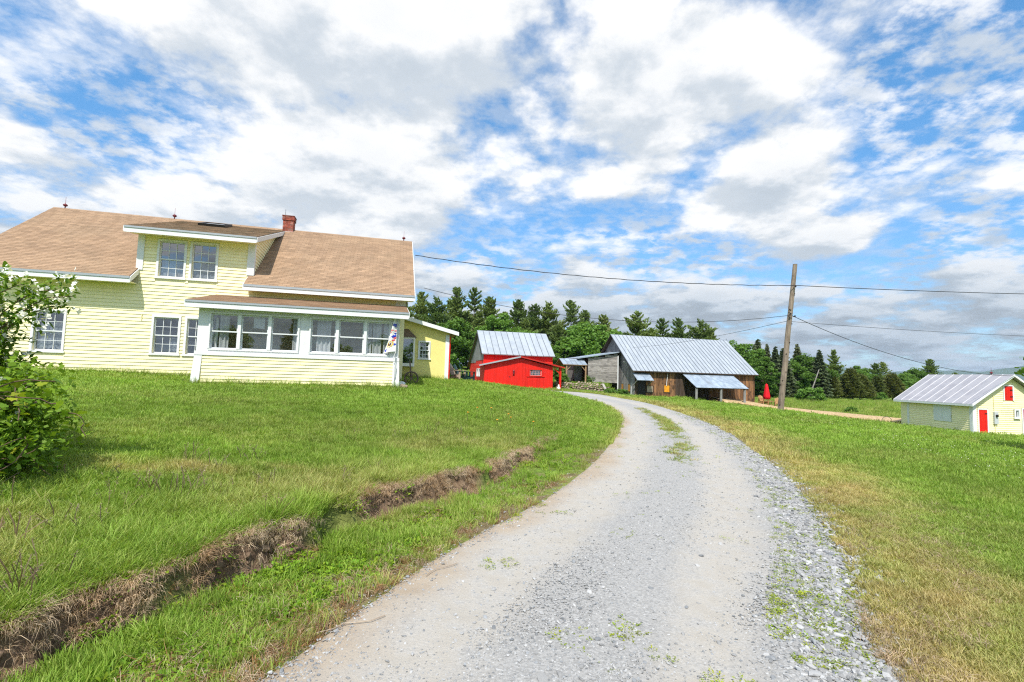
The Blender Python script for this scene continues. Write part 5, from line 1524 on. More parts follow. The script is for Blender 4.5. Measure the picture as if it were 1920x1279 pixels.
for kind, x, y, ztop, wd in (('broad', 42.1, 90, 9.0, 1.0), ('spruce', 45.2, 90, 8.8, 1.1), ('spruce', 48.4, 95, 10.4, 1.25), ('spruce', 51.8, 98, 9.6, 1.15), ('spruce', 54.4, 99.7, 9.4, 1.2), ('broad', 43.6, 84, 6.0, .9), ('spruce', 49.5, 88, 8.2, 1.5), ('spruce', 56.2, 95, 9.5, 1.3), ('spruce', 58.6, 92, 8.4, 1.3), ('broad', 58.0, 95, 7.3, 1.0), ('broad', 61.5, 98, 6.0, .95), ('broad', 53.5, 91, 5.6, 1.1), ('spruce', 46.5, 90, 7.8, 1.3)):
    tree(kind, x, y, ztop - hz(x, y), LB[kind], 'tree line behind the leaning pole', wd)
LB = {'cedar': 'dense olive cedar in the tree line beyond the wood-chip path', 'broad': 'leafy tree among the cedars beyond the wood-chip path', 'pine': 'pine standing above the cedars beyond the wood-chip path'}
for kind, x, y, ztop, wd in (('cedar', 61.8, 94, 5.0, 1.15), ('pine', 69.8, 104.7, 9.2, 1.0), ('cedar', 66.2, 94.5, 5.2, 1.3), ('cedar', 69.4, 96, 4.0, 1.3), ('broad', 75.4, 105, 5.8, 1.0), ('broad', 72.6, 101, 4.8, 1.0), ('cedar', 74, 98, 3.9, 1.15), ('pine', 84.4, 110, 7.1, 1.2), ('pine', 80.6, 107, 6.6, 1.2), ('cedar', 78.6, 100, 4.6, 1.2), ('broad', 84.2, 105, 4.2, 1.1), ('broad', 88.5, 106, 3.2, 1.1), ('broad', 65, 101, 5.2, 1.1)):
    tree(kind, x, y, ztop - hz(x, y), LB[kind], 'cedars and trees beyond the wood-chip path', wd)
LB = {'pine': 'pine standing behind the yellow shed roof', 'broad': 'rounded leafy tree behind the yellow shed'}
for kind, x, y, ztop, wd in (('pine', 103.9, 120, 8.6, 1.1), ('broad', 96, 115, 6.0, 1.0), ('broad', 91.5, 112, 4.8, 1.1), ('broad', 100.5, 117, 4.6, 1.1), ('pine', 112, 122, 5.6, 1.2), ('broad', 140, 136, 4.8, 1.0)):
    tree(kind, x, y, ztop - hz(x, y), LB[kind], 'trees behind the yellow shed', wd)
for i in range(38):
    if i < 14: x, y = random.uniform(-22, 12), random.uniform(74, 82); lb, g_ = 'low wild shrub at the edge of the wood behind the red barn', 'shrubs along the wood'
    else: x = random.uniform(38, 92); y = 82 + (x - 38) * .40 + random.uniform(0, 6); lb, g_ = 'low wild shrub in front of the tree line across the meadow', 'shrubs along the tree line'
    if 46 < x < 57: y += 9
    tree('shrub', x, y, random.uniform(1.4, 3.2), lb, g_, random.uniform(.9, 1.3))
for (x, y, h_, lb) in ((37.5, 53.5, .85, 'bright green bush in the weedy meadow behind the wood-chip path'), (45.5, 74, 2.3, 'young evergreen-looking bush in the meadow before the spruces'), (8.3, 52.6, .9, 'small bush on the terrace above the stone wall'), (5.4, 51.0, 1.0, 'grey-green bush beside the red porch post'), (9.6, 47.9, .6, 'leafy hosta clump at the end of the stone wall'), (11.3, 48.9, .75, 'dark leafy plant under the raised annex'), (10.3, 48.5, .55, 'yellowish leafy plant in front of the leaning plank'), (-4.75, 33.0, 1.3, 'yellow-green shrub behind the wing corner')):
    tree('shrub', x, y, h_, lb, None, 1.0)

# trees on the far side of the road behind the viewer; the porch windows mirror them
for x, y, H_, kind in ((-10.5, -11, 4.2, 'broad'), (-5.5, -12, 6.5, 'spruce'), (-1.5, -11, 4.0, 'broad'), (3.5, -13, 5.0, 'broad'), (8, -14, 6, 'broad')):
    tree(kind, x, y, H_, 'roadside tree mirrored in the porch windows', 'roadside trees across the drive')
# maple just beyond the right edge of the view; only a few leafy twigs reach in
mt = thing('maple_tree', 'maple whose leafy twigs hang in above the yellow shed', 'tree', (18.1, 14.2, hz(18.1, 14.2)))
tr_, cr_ = make_broad(61, 4.3, 1.9, 1.7, 46, 100, .075)
link('trunk', tr_, None, mt); link('crown', cr_, None, mt)

# ---------------------------------------------------------------- flowering shrub and vine at the left edge
def leaves_arr(Pb, D, N, L, W, fold=.25, tipc=.75):
    """pointed leaves: base, two shoulders, tip, midrib; returns V,F(tri)"""
    n = len(Pb); D = unit(D); S = unit(np.cross(D, N)); N = unit(np.cross(S, D))
    L = L[:, None]; W = W[:, None]
    v0 = Pb; v1 = Pb + D * L * .42 + S * W * .5 + N * W * fold; v2 = Pb + D * L * .42 - S * W * .5 + N * W * fold
    v3 = Pb + D * L * .97 - N * L * .14; v4 = Pb + D * L * .45
    v5 = Pb + D * L * .76 + S * W * .30 + N * (W * fold * .5 - L * .06); v6 = Pb + D * L * .76 - S * W * .30 + N * (W * fold * .5 - L * .06)
    V = np.stack([v0, v1, v2, v3, v4, v5, v6], 1).reshape(-1, 3)
    f = np.array([[0, 1, 4], [0, 4, 2], [1, 5, 4], [4, 6, 2], [5, 3, 4], [4, 3, 6]])
    F = (np.arange(n)[:, None, None] * 7 + f[None]).reshape(-1, 3)
    return V, F


def arching(r, base, az, H, reach, n=14):
    pts = []
    for i in range(n + 1):
        t = i / n
        pts.append(np.array([base[0] + math.cos(az) * reach * t ** 1.7 + r.normal(0, .012), base[1] + math.sin(az) * reach * t ** 1.7 + r.normal(0, .012), base[2] + H * (t - .33 * t ** 3.2) / .67]))
    return np.array(pts)


bx, by = -5.60, 4.75
bz = hz(bx, by)
sh = thing('mock_orange_shrub', 'leafy arching shrub covered with white blossoms beside the farmhouse lawn', 'shrub', (bx, by, bz))
r = np.random.default_rng(77)
mb = MB(); LP = []; LD = []; FP_ = []; TW = []
for k in range(110):
    az = r.uniform(0, 6.28); H_ = r.uniform(.6, 1.85); rc = r.uniform(.10, .42)
    pts = arching(r, (r.normal(0, .22), r.normal(0, .22), 0), az, H_, rc)
    mb.tube([tuple(p) for p in pts[::2]], [.014 - .010 * i / 7 for i in range(len(pts[::2]))], 4)
    TW.append(pts)
# two long flowering arms that reach in front of the house window
for (az, H_, rc) in ((.02, 1.66, 1.12), (.12, 1.58, 1.0), (-.1, 1.75, .75), (.3, 1.75, .8), (-.45, .75, 1.15), (-.7, .6, 1.1), (-.2, .5, 1.05), (0, .6, 1.0), (.2, .45, 1.1)):
    pts = arching(r, (.1, 0, 0), az, H_, rc, 18); mb.tube([tuple(p) for p in pts[::2]], [.014 - .010 * i / 9 for i in range(len(pts[::2]))], 4); TW.append(pts)
for pts in TW:
    for i in range(4, len(pts)):
        for j in range(r.integers(2, 4)):
            d = unit(r.normal(0, 1, 3) + np.array([0, 0, .15])); L = r.uniform(.08, .26)
            p0 = pts[i]; p1 = p0 + d * L
            nl = int(L / .022)
            for q_ in range(nl):
                t = (q_ + 1) / nl; LP.append(p0 + d * L * t); LD.append(d * .6 + r.normal(0, .75, 3))
            if r.random() < (.42 if pts[i][2] > .75 else .10):
                for q_ in range(r.integers(4, 9)): FP_.append(p1 + r.normal(0, .035, 3))
mb.build('stems', MT['twig'], sh)
LP = np.array(LP); LD = np.array(LD); n = len(LP)
V_, F_ = leaves_arr(LP, LD, np.array([0, 0, 1.]) + r.normal(0, .45, (n, 3)), r.uniform(.045, .085, n), r.uniform(.022, .042, n))
lv = link('foliage', np_mesh('foliage', V_, F_, MT['shrubleaf'], np.repeat(np.clip(r.normal(.45, .25, n), 0, 1), 7)), None, sh); tag(lv, kind='stuff')
FPn = np.array(FP_); n = len(FPn)
PB, PD, PN = [], [], []
for p in FPn:
    nn_ = unit(r.normal(0, 1, 3) + np.array([0, -.6, .6])); a_ = unit(np.cross(nn_, [0.3, .2, .9])); b_ = np.cross(nn_, a_)
    for k in range(4):
        t = k * math.pi / 2 + .3; PB.append(p); PD.append(a_ * math.cos(t) + b_ * math.sin(t) + nn_ * .25); PN.append(nn_)
PB = np.array(PB); n = len(PB)
V_, F_ = leaves_arr(PB, np.array(PD), np.array(PN), r.uniform(.019, .028, n), r.uniform(.018, .026, n), .1)
tag(link('blossoms', np_mesh('blossoms', V_, F_, MT['petal'], np.repeat(r.random(n), 7)), None, sh), kind='stuff')

lb_ = thing('low_bush', 'low dark green bush at the foot of the white-flowered shrub', 'bush', (-5.08, 4.55, hz(-5.08, 4.55) - .05))
tr_, cr_ = make_broad(71, 1.05, .62, .55, 60, 130, .023, 'shrubleaf', lift=.22)
link('stems', tr_, None, lb_); link('foliage', cr_, None, lb_)
# vine with broad yellow-green leaves in front of the shrub
vx, vy = -4.45, 4.15
vn = thing('grape_vine', 'sprawling vine with broad yellow-green leaves in front of the white-flowered shrub', 'vine', (vx, vy, hz(vx, vy)))
def vine_leaf(seed):
    rr = random.Random(seed); mb = MB(); out_ = []
    shape = [(0, .0), (.16, -.10), (.40, -.04), (.50, .20), (.36, .34), (.42, .56), (.20, .60), (.0, .95)]
    pts = shape + [(-x, y) for x, y in shape[-2:0:-1]]
    vs = [(0, .28, -.03)] + [(x + rr.uniform(-.03, .03), y + rr.uniform(-.03, .03), -.35 * (x * x) - .12 * y * y + .1 * abs(x)) for x, y in pts]
    mb.cur = rr.random(); mb.add(vs, [(0, i, i % len(pts) + 1) for i in range(1, len(pts) + 1)])
    return mb.mesh('leaf', MT['vineleaf'], var=True)
VL = [vine_leaf(i) for i in range(4)]
dk = [m_.copy() for m_ in VL]
for m_ in dk: m_.materials.clear(); m_.materials.append(MT['shrubleaf'])
mb = MB(); cnt = 0
for k in range(40):
    az = r.uniform(-1.9, .9); p = np.array([r.uniform(-.75, .25), r.uniform(-.45, .45), r.uniform(.05, 1.05)]); pts = [p.copy()]
    d = np.array([math.cos(az), math.sin(az), r.uniform(-.05, .35)])
    for s in range(7):
        p = p + d * .085; d = unit(d + r.normal(0, .3, 3) - np.array([0, 0, .07])); 
        if p[2] < .05: p[2] = .05
        pts.append(p.copy())
        if cnt < 280:
            o = bpy.data.objects.new('leaf', VL[cnt % 4] if r.random() < .45 else dk[cnt % 4]); COL.objects.link(o); o.parent = vn; cnt += 1
            o.location = p + r.normal(0, .035, 3); sc_ = r.uniform(.045, .10); o.scale = (sc_, sc_, sc_)
            o.rotation_euler = (r.normal(.35, .45), r.normal(0, .4), r.uniform(0, 6.28))
    mb.tube([tuple(q_) for q_ in pts], .005, 4)
mb.build('stems', MT['twig'], vn)


# ---------------------------------------------------------------- scattered ground cover
def blade_clump(name, seed, n, rad, h0, h1, w, bend, mat, hang=False, tip=.0):
    r = np.random.default_rng(seed); V = []; F = []; va = []
    for i in range(n):
        az = r.uniform(0, 6.28); rr = rad * math.sqrt(r.random()); x, y = rr * math.cos(az), rr * math.sin(az)
        H_ = r.uniform(h0, h1); b = r.uniform(.3, 1.0) * bend * H_; ba = az + r.normal(0, .9); wa = r.uniform(0, 6.28)
        dx, dy = math.cos(ba) * b, math.sin(ba) * b; sx, sy = math.cos(wa) * w / 2, math.sin(wa) * w / 2
        k = len(V)
        zz = [0, .5 * H_, .86 * H_ if not hang else .45 * H_, H_ if not hang else -.25 * H_]
        t = [0, .28, .66, 1.0]; ws = [1, .85, .5, 0]
        for j in range(3):
            V += [(x + dx * t[j] - sx * ws[j], y + dy * t[j] - sy * ws[j], zz[j]), (x + dx * t[j] + sx * ws[j], y + dy * t[j] + sy * ws[j], zz[j])]
        V.append((x + dx, y + dy, zz[3]))
        F += [(k, k + 1, k + 3), (k, k + 3, k + 2), (k + 2, k + 3, k + 5), (k + 2, k + 5, k + 4), (k + 4, k + 5, k + 6)]
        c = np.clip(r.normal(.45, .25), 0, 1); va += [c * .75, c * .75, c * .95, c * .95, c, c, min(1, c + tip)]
    return np_mesh(name, V, F, mat, va)


def rosette(name, seed, n, s, mat):
    r = np.random.default_rng(seed)
    az = r.uniform(0, 6.28, n); rr = s * np.sqrt(r.random(n)); Pb = np.c_[rr * np.cos(az), rr * np.sin(az), r.uniform(.0, .55, n) * s]
    D = np.c_[np.cos(az), np.sin(az), r.uniform(-.1, .9, n)] + r.normal(0, .4, (n, 3))
    V, F = leaves_arr(Pb, D, np.array([0, 0, 1.]) + r.normal(0, .3, (n, 3)), r.uniform(.3, .6, n) * s, r.uniform(.16, .34, n) * s)
    return np_mesh(name, V, F, mat, np.repeat(np.clip(r.normal(.5, .25, n), 0, 1), 7))


def seedhead(name, seed, n, mat):
    r = np.random.default_rng(seed); V = []; F = []; va = []
    for i in range(n):
        x, y = r.normal(0, .05, 2); H_ = r.uniform(.28, .46); bx_, by_ = r.normal(0, .07, 2); w_ = .0035
        pts = [(x, y, 0), (x + bx_ * .4, y + by_ * .4, H_ * .6), (x + bx_, y + by_, H_)]
        k = len(V)
        for p in pts: V += [(p[0] - w_, p[1], p[2]), (p[0] + w_, p[1], p[2])]
        F += [(k, k + 1, k + 3), (k, k + 3, k + 2), (k + 2, k + 3, k + 5), (k + 2, k + 5, k + 4)]; va += [.2] * 4 + [.4] * 2
        for j in range(14):
            c = np.array(pts[2]) + np.array([bx_ * .2, by_ * .2, 1]) * r.uniform(-.09, .03) + r.normal(0, .008, 3); a = r.normal(0, .006, 3); b = r.normal(0, .004, 3)
            k = len(V); V += [tuple(c - a), tuple(c + b), tuple(c + a)]; F += [(k, k + 1, k + 2)]; va += [r.uniform(.5, 1)] * 3
    return np_mesh(name, V, F, mat, va)


def scatter(name, label, meshes, P, rot, scl, dry=None, tone=None, pick=None):
    N = len(P)
    src = bpy.data.collections.new(name + '_source')
    for i, m_ in enumerate(meshes):
        o = bpy.data.objects.new('%s_piece_%02d' % (name, i), m_); src.objects.link(o)
    me = bpy.data.meshes.new(name); me.vertices.add(N); me.vertices.foreach_set('co', np.asarray(P, np.float32).ravel())
    def att(n_, t_, v_, key='value'):
        a = me.attributes.new(n_, t_, 'POINT'); a.data.foreach_set(key, np.ascontiguousarray(v_).ravel())
    att('rot', 'FLOAT_VECTOR', np.asarray(rot, np.float32), 'vector'); att('scl', 'FLOAT_VECTOR', np.asarray(scl, np.float32), 'vector')
    att('pick', 'INT', (RNG.integers(0, len(meshes), N) if pick is None else pick).astype(np.int32))
    att('dry', 'FLOAT', np.asarray(np.zeros(N) if dry is None else dry, np.float32)); att('tone', 'FLOAT', np.asarray(np.ones(N) if tone is None else tone, np.float32))
    ob = link(name, me)
    ng = bpy.data.node_groups.new(name + '_nodes', 'GeometryNodeTree')
    ng.interface.new_socket('Geometry', in_out='INPUT', socket_type='NodeSocketGeometry'); ng.interface.new_socket('Geometry', in_out='OUTPUT', socket_type='NodeSocketGeometry')
    N_ = ng.nodes; gi = N_.new('NodeGroupInput'); go = N_.new('NodeGroupOutput'); ci_ = N_.new('GeometryNodeCollectionInfo'); ip = N_.new('GeometryNodeInstanceOnPoints')
    ci_.inputs['Collection'].default_value = src; ci_.inputs['Separate Children'].default_value = True; ci_.inputs['Reset Children'].default_value = True
    def na(n_, t_):
        a = N_.new('GeometryNodeInputNamedAttribute'); a.data_type = t_; a.inputs['Name'].default_value = n_; return a.outputs['Attribute']
    er = N_.new('FunctionNodeEulerToRotation')
    ng.links.new(gi.outputs[0], ip.inputs['Points']); ng.links.new(ci_.outputs[0], ip.inputs['Instance']); ip.inputs['Pick Instance'].default_value = True
    ng.links.new(na('pick', 'INT'), ip.inputs['Instance Index']); ng.links.new(na('rot', 'FLOAT_VECTOR'), er.inputs[0]); ng.links.new(er.outputs[0], ip.inputs['Rotation']); ng.links.new(na('scl', 'FLOAT_VECTOR'), ip.inputs['Scale'])
    ng.links.new(ip.outputs[0], go.inputs[0])
    md = ob.modifiers.new('scatter', 'NODES'); md.node_group = ng
    return tag(ob, label, kind='stuff')


def polar(N, r0, r1, a0=-53, a1=54):
    rr = np.exp(RNG.uniform(math.log(r0), math.log(r1), N)); an = np.radians(RNG.uniform(a0, a1, N))
    return np.c_[rr * np.sin(an), rr * np.cos(an)]


_foot = []   # building footprints to keep clear: (root, x0, x1, y0, y1)
_foot += [(house, -2.5, 12.45, -.02, 9), (house, 5.65, 12.15, -2.6, 0), (house, 12.4, 14.6, 2.0, 7.2), (RB, -6.9, 0, 0, 2.4), (RB, -6.6, .7, 2.3, 10.4), (GB, 0, 14.7, 0, 9.6), (SH, 0, 5.44, 0, 6)]
def clear_of(P):
    ok = np.ones(len(P), bool)
    for root, x0, x1, y0, y1 in _foot:
        a = -root.rotation_euler.z; c, s = math.cos(a), math.sin(a); d = P - np.array(root.location[:2])
        X = d[:, 0] * c - d[:, 1] * s; Y = d[:, 0] * s + d[:, 1] * c
        ok &= ~((X > x0) & (X < x1) & (Y > y0) & (Y < y1))
    return ok


def place(P, keep=None):
    z, dL, dR, ins, be, st = height(P, True)
    return z, dL, dR, ins, be, st


rots = lambda n, tilt=.12: np.c_[RNG.normal(0, tilt, n), RNG.normal(0, tilt, n), RNG.uniform(0, 6.28, n)]

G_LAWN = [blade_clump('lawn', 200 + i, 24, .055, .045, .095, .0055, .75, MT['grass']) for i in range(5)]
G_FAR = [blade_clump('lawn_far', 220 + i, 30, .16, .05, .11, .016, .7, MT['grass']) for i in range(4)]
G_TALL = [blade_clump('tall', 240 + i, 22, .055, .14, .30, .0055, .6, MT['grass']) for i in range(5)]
G_SEED = [seedhead('seed', 260 + i, 4, MT['straw']) for i in range(3)]
G_STRAW = [blade_clump('straw', 270 + i, 26, .05, .06, .17, .004, 1.15, MT['straw'], hang=True) for i in range(4)]
G_WEED = [rosette('weed', 280 + i, 16, .10, MT['weed']) for i in range(4)]

# lawn close to the camera
P = polar(88000, 2.3, 15); z, dL, dR, ins, be, st = place(P)
lip = lipmask(P)
bank_face = (np.abs(dL - be - .04) < .04 + .08 * lip) & (st > .3)
dirt = dirtness(P, dL, be, st)
dr = dryness(P, dL, dR)
thin = RNG.random(len(P))
patch = fbm(P, 1.3, 91)
keep = ~ins & ~bank_face & clear_of(P) & ((dL > .02) | (dR > .06)) & (thin > dirt * .9)
keep &= ~((dR > -.1) & (dR < .55) & (thin < .75 - .9 * dR))          # gravel spills over the right-hand edge
keep &= ~((dL > 0) & (dL < .5) & (st > .1) & (thin < 1.0 - 1.7 * dL))
keep &= ~((dL > 0) & (dL < be) & (st > .4) & (patch < .57) & (thin < .965))
keep &= ~((dL > 0) & (dL < be) & (st > .4) & (thin < .72))
keep &= np.hypot(P[:, 0], P[:, 1]) > 1.5
P = P[keep]; z = z[keep]; dL = dL[keep]; dR = dR[keep]; dr = dr[keep]; st = st[keep]; be = be[keep]; n = len(P)
hs = .75 + .5 * fbm(P, .8, 95)
hs = np.where((dL > 0) & (dL < be) & (st > .3), hs * (.55 + 1.2 * fbm(P, 2.5, 96)), hs)
hs = np.where(dR > 0, hs * (.55 + .65 * sstep(.8, 3.0, dR)), hs)
dist = np.hypot(P[:, 0], P[:, 1])
wsc = .8 + .055 * dist
tone = .62 + .42 * fbm(P, .5, 97) + .36 * fbm(P, 2.6, 99) + RNG.normal(0, .12, n)
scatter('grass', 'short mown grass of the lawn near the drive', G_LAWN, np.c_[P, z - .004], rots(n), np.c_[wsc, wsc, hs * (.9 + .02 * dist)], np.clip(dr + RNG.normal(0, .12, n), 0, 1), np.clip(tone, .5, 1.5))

# lawn farther off
P = polar(70000, 12, 75, -50, 53); z, dL, dR, ins, be, st = place(P)
dr = dryness(P, dL, dR)
chd = np.abs(sdist(P, CHr))
chs = sdist(P, CHr)
keep = ~ins & clear_of(P) & ((dL > .05) | (dR > .1)) & (chd > 1.6) & ~((chs > -4.0) & (chs < 0) & (RNG.random(len(P)) < .75))
P = P[keep]; z = z[keep]; dr = dr[keep]; dR = dR[keep]; n = len(P); dist = np.hypot(P[:, 0], P[:, 1])
meadow = sstep(.8, 3.0, sdist(P, CHr)) * (P[:, 0] > 20) * (P[:, 1] > 40)
wsc = .55 + .045 * dist
tone = .66 + .40 * fbm(P, .35, 98) + .32 * fbm(P, 1.1, 100) + RNG.normal(0, .12, n)
scatter('lawn_grass', 'mown grass of the lawns around the barns', G_FAR, np.c_[P, z - .01], rots(n, .2), np.c_[wsc, wsc, (.85 + .004 * dist) * (1 + 2.6 * meadow) * RNG.uniform(.6, 1.2, n)], np.clip(dr * .9 + RNG.normal(0, .1, n) + .15 * meadow, 0, 1), np.clip(tone, .5, 1.5))

# taller unmown grass on the bank, along walls and under the shrub
P = polar(60000, 2.3, 13, -53, 12); z, dL, dR, ins, be, st = place(P)
dd = dL - be
w_t = sstep(.05, .3, dd) * sstep(1.5, .35, dd + 1.2 * (fbm(P, .7, 101) - .5)) * sstep(12, 8.5, P[:, 1])
w_t = np.maximum(w_t, sstep(-2.6, -3.6, P[:, 0] + .15 * P[:, 1]) * sstep(5.5, 4.2, P[:, 1]) * .9)
w_t = np.maximum(w_t, .20 * (dL > .25) * (dL < be - .1) * (st > .3) * (fbm(P, 1.9, 103) > .54))
keep = (RNG.random(len(P)) < w_t * .62) & ~ins & (np.abs(dd - .02) > .08)
P = P[keep]; z = z[keep]; n = len(P); dr = dryness(P, dL[keep], dR[keep])
hs = .26 + .46 * fbm(P, 1.1, 105)
hs *= np.where(dL[keep] < be[keep], .75, 1)
scatter('tall_grass', 'taller unmown grass along the cut bank', G_TALL, np.c_[P, z - .005], rots(n, .22), np.c_[np.full(n, 1.1), np.full(n, 1.1), hs * RNG.uniform(.7, 1.2, n)], np.clip(dr * 1.0 + RNG.normal(.05, .15, n), 0, 1), np.clip(.85 + .4 * fbm(P, .9, 107) + RNG.normal(0, .1, n), .5, 1.5))
# a fringe against the house walls
fr = []
for s in np.arange(-2.4, 5.6, .035): fr.append((s, -.06 - abs(random.gauss(0, .07))))
for s in np.arange(5.5, 12.3, .04): fr.append((s, -2.76 - abs(random.gauss(0, .06))))
for s in np.arange(12.4, 14.7, .05): fr.append((s, 1.92 - abs(random.gauss(0, .07))))
FPn = np.array([to_world(house, a, b) for a, b in fr]); n = len(FPn); fz = height(FPn)
scatter('wall_grass', 'uncut grass fringe along the foot of the farmhouse walls', G_TALL, np.c_[FPn, fz - .01], rots(n, .2), np.c_[np.full(n, 1.6), np.full(n, 1.6), RNG.uniform(.4, 1.25, n)], np.clip(RNG.normal(.12, .12, n), 0, 1), RNG.uniform(.8, 1.25, n))
# seed heads
P = polar(600, 2.6, 11, -53, 8); z, dL, dR, ins, be, st = place(P); dd = dL - be
keep = (dd > .15) & (dd < 2.4) & (fbm(P, .8, 111) > .5) & (RNG.random(len(P)) < .55)
P = P[keep]; z = z[keep]; n = len(P)
scatter('seed_heads', 'thin brownish seed heads standing in the unmown grass', G_SEED, np.c_[P, z], rots(n, .15), np.c_[np.ones(n), np.ones(n), RNG.uniform(.35, .65, n)], RNG.uniform(0, .4, n), RNG.uniform(.35, .7, n))
# dead roots and straw hanging over the cut bank
ts = RNG.uniform(0, 1, 13000); Ls = resample(EDGE_L, 900)
ii = (ts * 520 + 130).astype(int); off = RNG.normal(.12, .04, len(ts))
tg = np.gradient(Ls, axis=0); tg = unit(tg); nl_ = np.c_[-tg[:, 1], tg[:, 0]]
P0 = Ls[ii]; be0 = bank_edge(P0 + nl_[ii] * 1.2)
P = P0 + nl_[ii] * (be0 + off)[:, None] + RNG.normal(0, .02, (len(ts), 2))
z, dL, dR, ins, be, st = place(P)
keep = (st > .15) & (RNG.random(len(P)) < .08 + .9 * lipmask(P)) & (np.hypot(P[:, 0], P[:, 1]) > 2.2) & (P[:, 1] > 1.5)
P = P[keep]; z = z[keep]; n = len(P); back = np.arctan2(nl_[ii][keep][:, 1], nl_[ii][keep][:, 0])
rot = np.c_[RNG.normal(0, .3, n), RNG.normal(0, .3, n), RNG.uniform(0, 6.28, n)]
scatter('dead_grass', 'dead straw and root mats hanging over the bare bank', G_STRAW, np.c_[P, z + .0], rot, np.c_[np.full(n, .75), np.full(n, .75), RNG.uniform(.2, .7, n)], np.clip(fbm(P, 2.2, 115) * 1.6 - .6, 0, 1), RNG.uniform(.85, 1.5, n))
# reddish dry sprigs and straw on the verge
P = polar(14000, 2.4, 9, -53, 45); z, dL, dR, ins, be, st = place(P)
keep = ~ins & (((dR > .0) & (dR < 2.4) & (fbm(P, 1.8, 117) > .48)) | ((dL > .0) & (dL < be + .9) & (st > .1) & (fbm(P, 2.3, 119) > .50))) & (RNG.random(len(P)) < .7)
P = P[keep]; z = z[keep]; n = len(P)
scatter('dry_sprigs', 'dry straw lying among the short verge grass', G_STRAW, np.c_[P, z - .01], rots(n, .5), np.c_[np.full(n, .8), np.full(n, .8), RNG.uniform(.25, .8, n)], np.clip(np.where(dL[keep] > 0, RNG.uniform(-.2, 1.2, n), RNG.uniform(0, .35, n)), 0, 1), RNG.uniform(.7, 1.2, n))
# broad-leaved weeds in the ditch, moss-green patches on the gravel
P = polar(52000, 2.3, 26, -53, 53); z, dL, dR, ins, be, st = place(P)
dist = np.hypot(P[:, 0], P[:, 1])
wv2 = (-dL) / np.maximum(-dL - dR, .01)
ditch = (dL > .25) & (dL < be + .22) & (st > .2) & (fbm(P, 1.6, 121) > .40)
top = (dL > be + .12) & (dL < be + 1.0) & (st > .2) & (fbm(P, 1.1, 123) > .50)
edge = (dR > -.55) & (dR < .5) & (fbm(P, 2.6, 125) > .45) & (RNG.random(len(P)) < .75)
midg = ins & (np.abs(wv2 - .50) < .05 + .05 * sstep(12, 18, P[:, 1])) & (P[:, 1] > 8) & (P[:, 1] < 25) & (fbm(P, .9, 127) > .36)
spots = ins & (fbm(P, 2.6, 129) > .74) & (RNG.random(len(P)) < .3)
lawnw = ((dL > be + 1) | (dR > 2.2)) & (fbm(P, 1.4, 133) > .53) & (RNG.random(len(P)) < .4)
keep = ((ditch & (RNG.random(len(P)) < .75)) | (top & (RNG.random(len(P)) < .6)) | (edge & (RNG.random(len(P)) < .8)) | midg | spots | lawnw) & clear_of(P)
small = (edge | midg | spots)[keep]; P = P[keep]; z = z[keep] + np.where(ins[keep], .012, 0); n = len(P); dist = dist[keep]
s_ = np.where(small, RNG.uniform(.18, .46, n), RNG.uniform(.3, .85, n)) * (.8 + .03 * dist)
scatter('weeds', 'low leafy weeds along the ditch and the gravel edges', G_WEED, np.c_[P, z], rots(n, .15), np.c_[s_, s_, np.where(small, s_ * .55, s_)], np.clip(np.where(small, RNG.uniform(.35, 1.0, n), RNG.uniform(0, .5, n)), 0, 1), RNG.uniform(.7, 1.25, n))
# thin grassy strip between the wheel tracks on the far bend
mi = (resample(EDGE_L, 400) + resample(EDGE_R, 400)) / 2
mi = mi[(mi[:, 1] > 9) & (mi[:, 1] < 27)]
jj = RNG.integers(0, len(mi) - 1, 5200)
P = mi[jj] + (mi[jj + 1] - mi[jj]) * RNG.random((5200, 1)) + RNG.normal(0, .15, (5200, 2))
gap_ = fbm(P, .7, 161) + .25 * sstep(12, 17, P[:, 1]) * sstep(27, 22, P[:, 1])
keep = (gap_ > .46) & (RNG.random(len(P)) < (sstep(.50, .95, gap_) * .22 + .05)); P = P[keep]; n = len(P)
z_, dL_, dR_ = height(P, True)[:3]; zz = drive_z(P, (-dL_) / np.maximum(-dL_ - dR_, .01))
scatter('track_grass', 'sparse low grass growing between the wheel tracks of the drive', G_LAWN, np.c_[P, zz - .004], rots(n, .2), np.c_[np.full(n, 1.5), np.full(n, 1.5), RNG.uniform(.35, .8, n)], np.clip(RNG.normal(.45, .25, n), 0, 1), RNG.uniform(.7, 1.1, n))
# crumbled soil along the foot of the bank
MT['clod'] = M('soil_clod', (0.24, 0.165, 0.11), (0.13, 0.085, 0.055), 12, .95, rnd=.4)
CL = []
for i in range(3):
    m_ = rock_mesh('clod', 400 + i, 1, (1, .9, .8)); m_.materials.append(MT['clod']); CL.append(m_)
ts = RNG.uniform(0, 1, 9000); ii = (ts * 520 + 130).astype(int)
P0 = Ls[ii]; be0 = bank_edge(P0 + nl_[ii] * 1.2); P = P0 + nl_[ii] * (be0 + RNG.normal(.03, .07, len(ts)))[:, None]
z, dL, dR, ins, be, st = place(P)
keep = (st > .3) & (np.hypot(P[:, 0], P[:, 1]) > 2.2) & (P[:, 1] > 1.5) & (RNG.random(len(P)) < lipmask(P)); P = P[keep]; z = z[keep]; n = len(P); s_ = np.exp(RNG.normal(math.log(.022), .5, n))
scatter('soil_clods', 'crumbled brown soil along the foot of the cut bank', CL, np.c_[P, z], rots(n, .8), np.c_[s_, s_, s_])
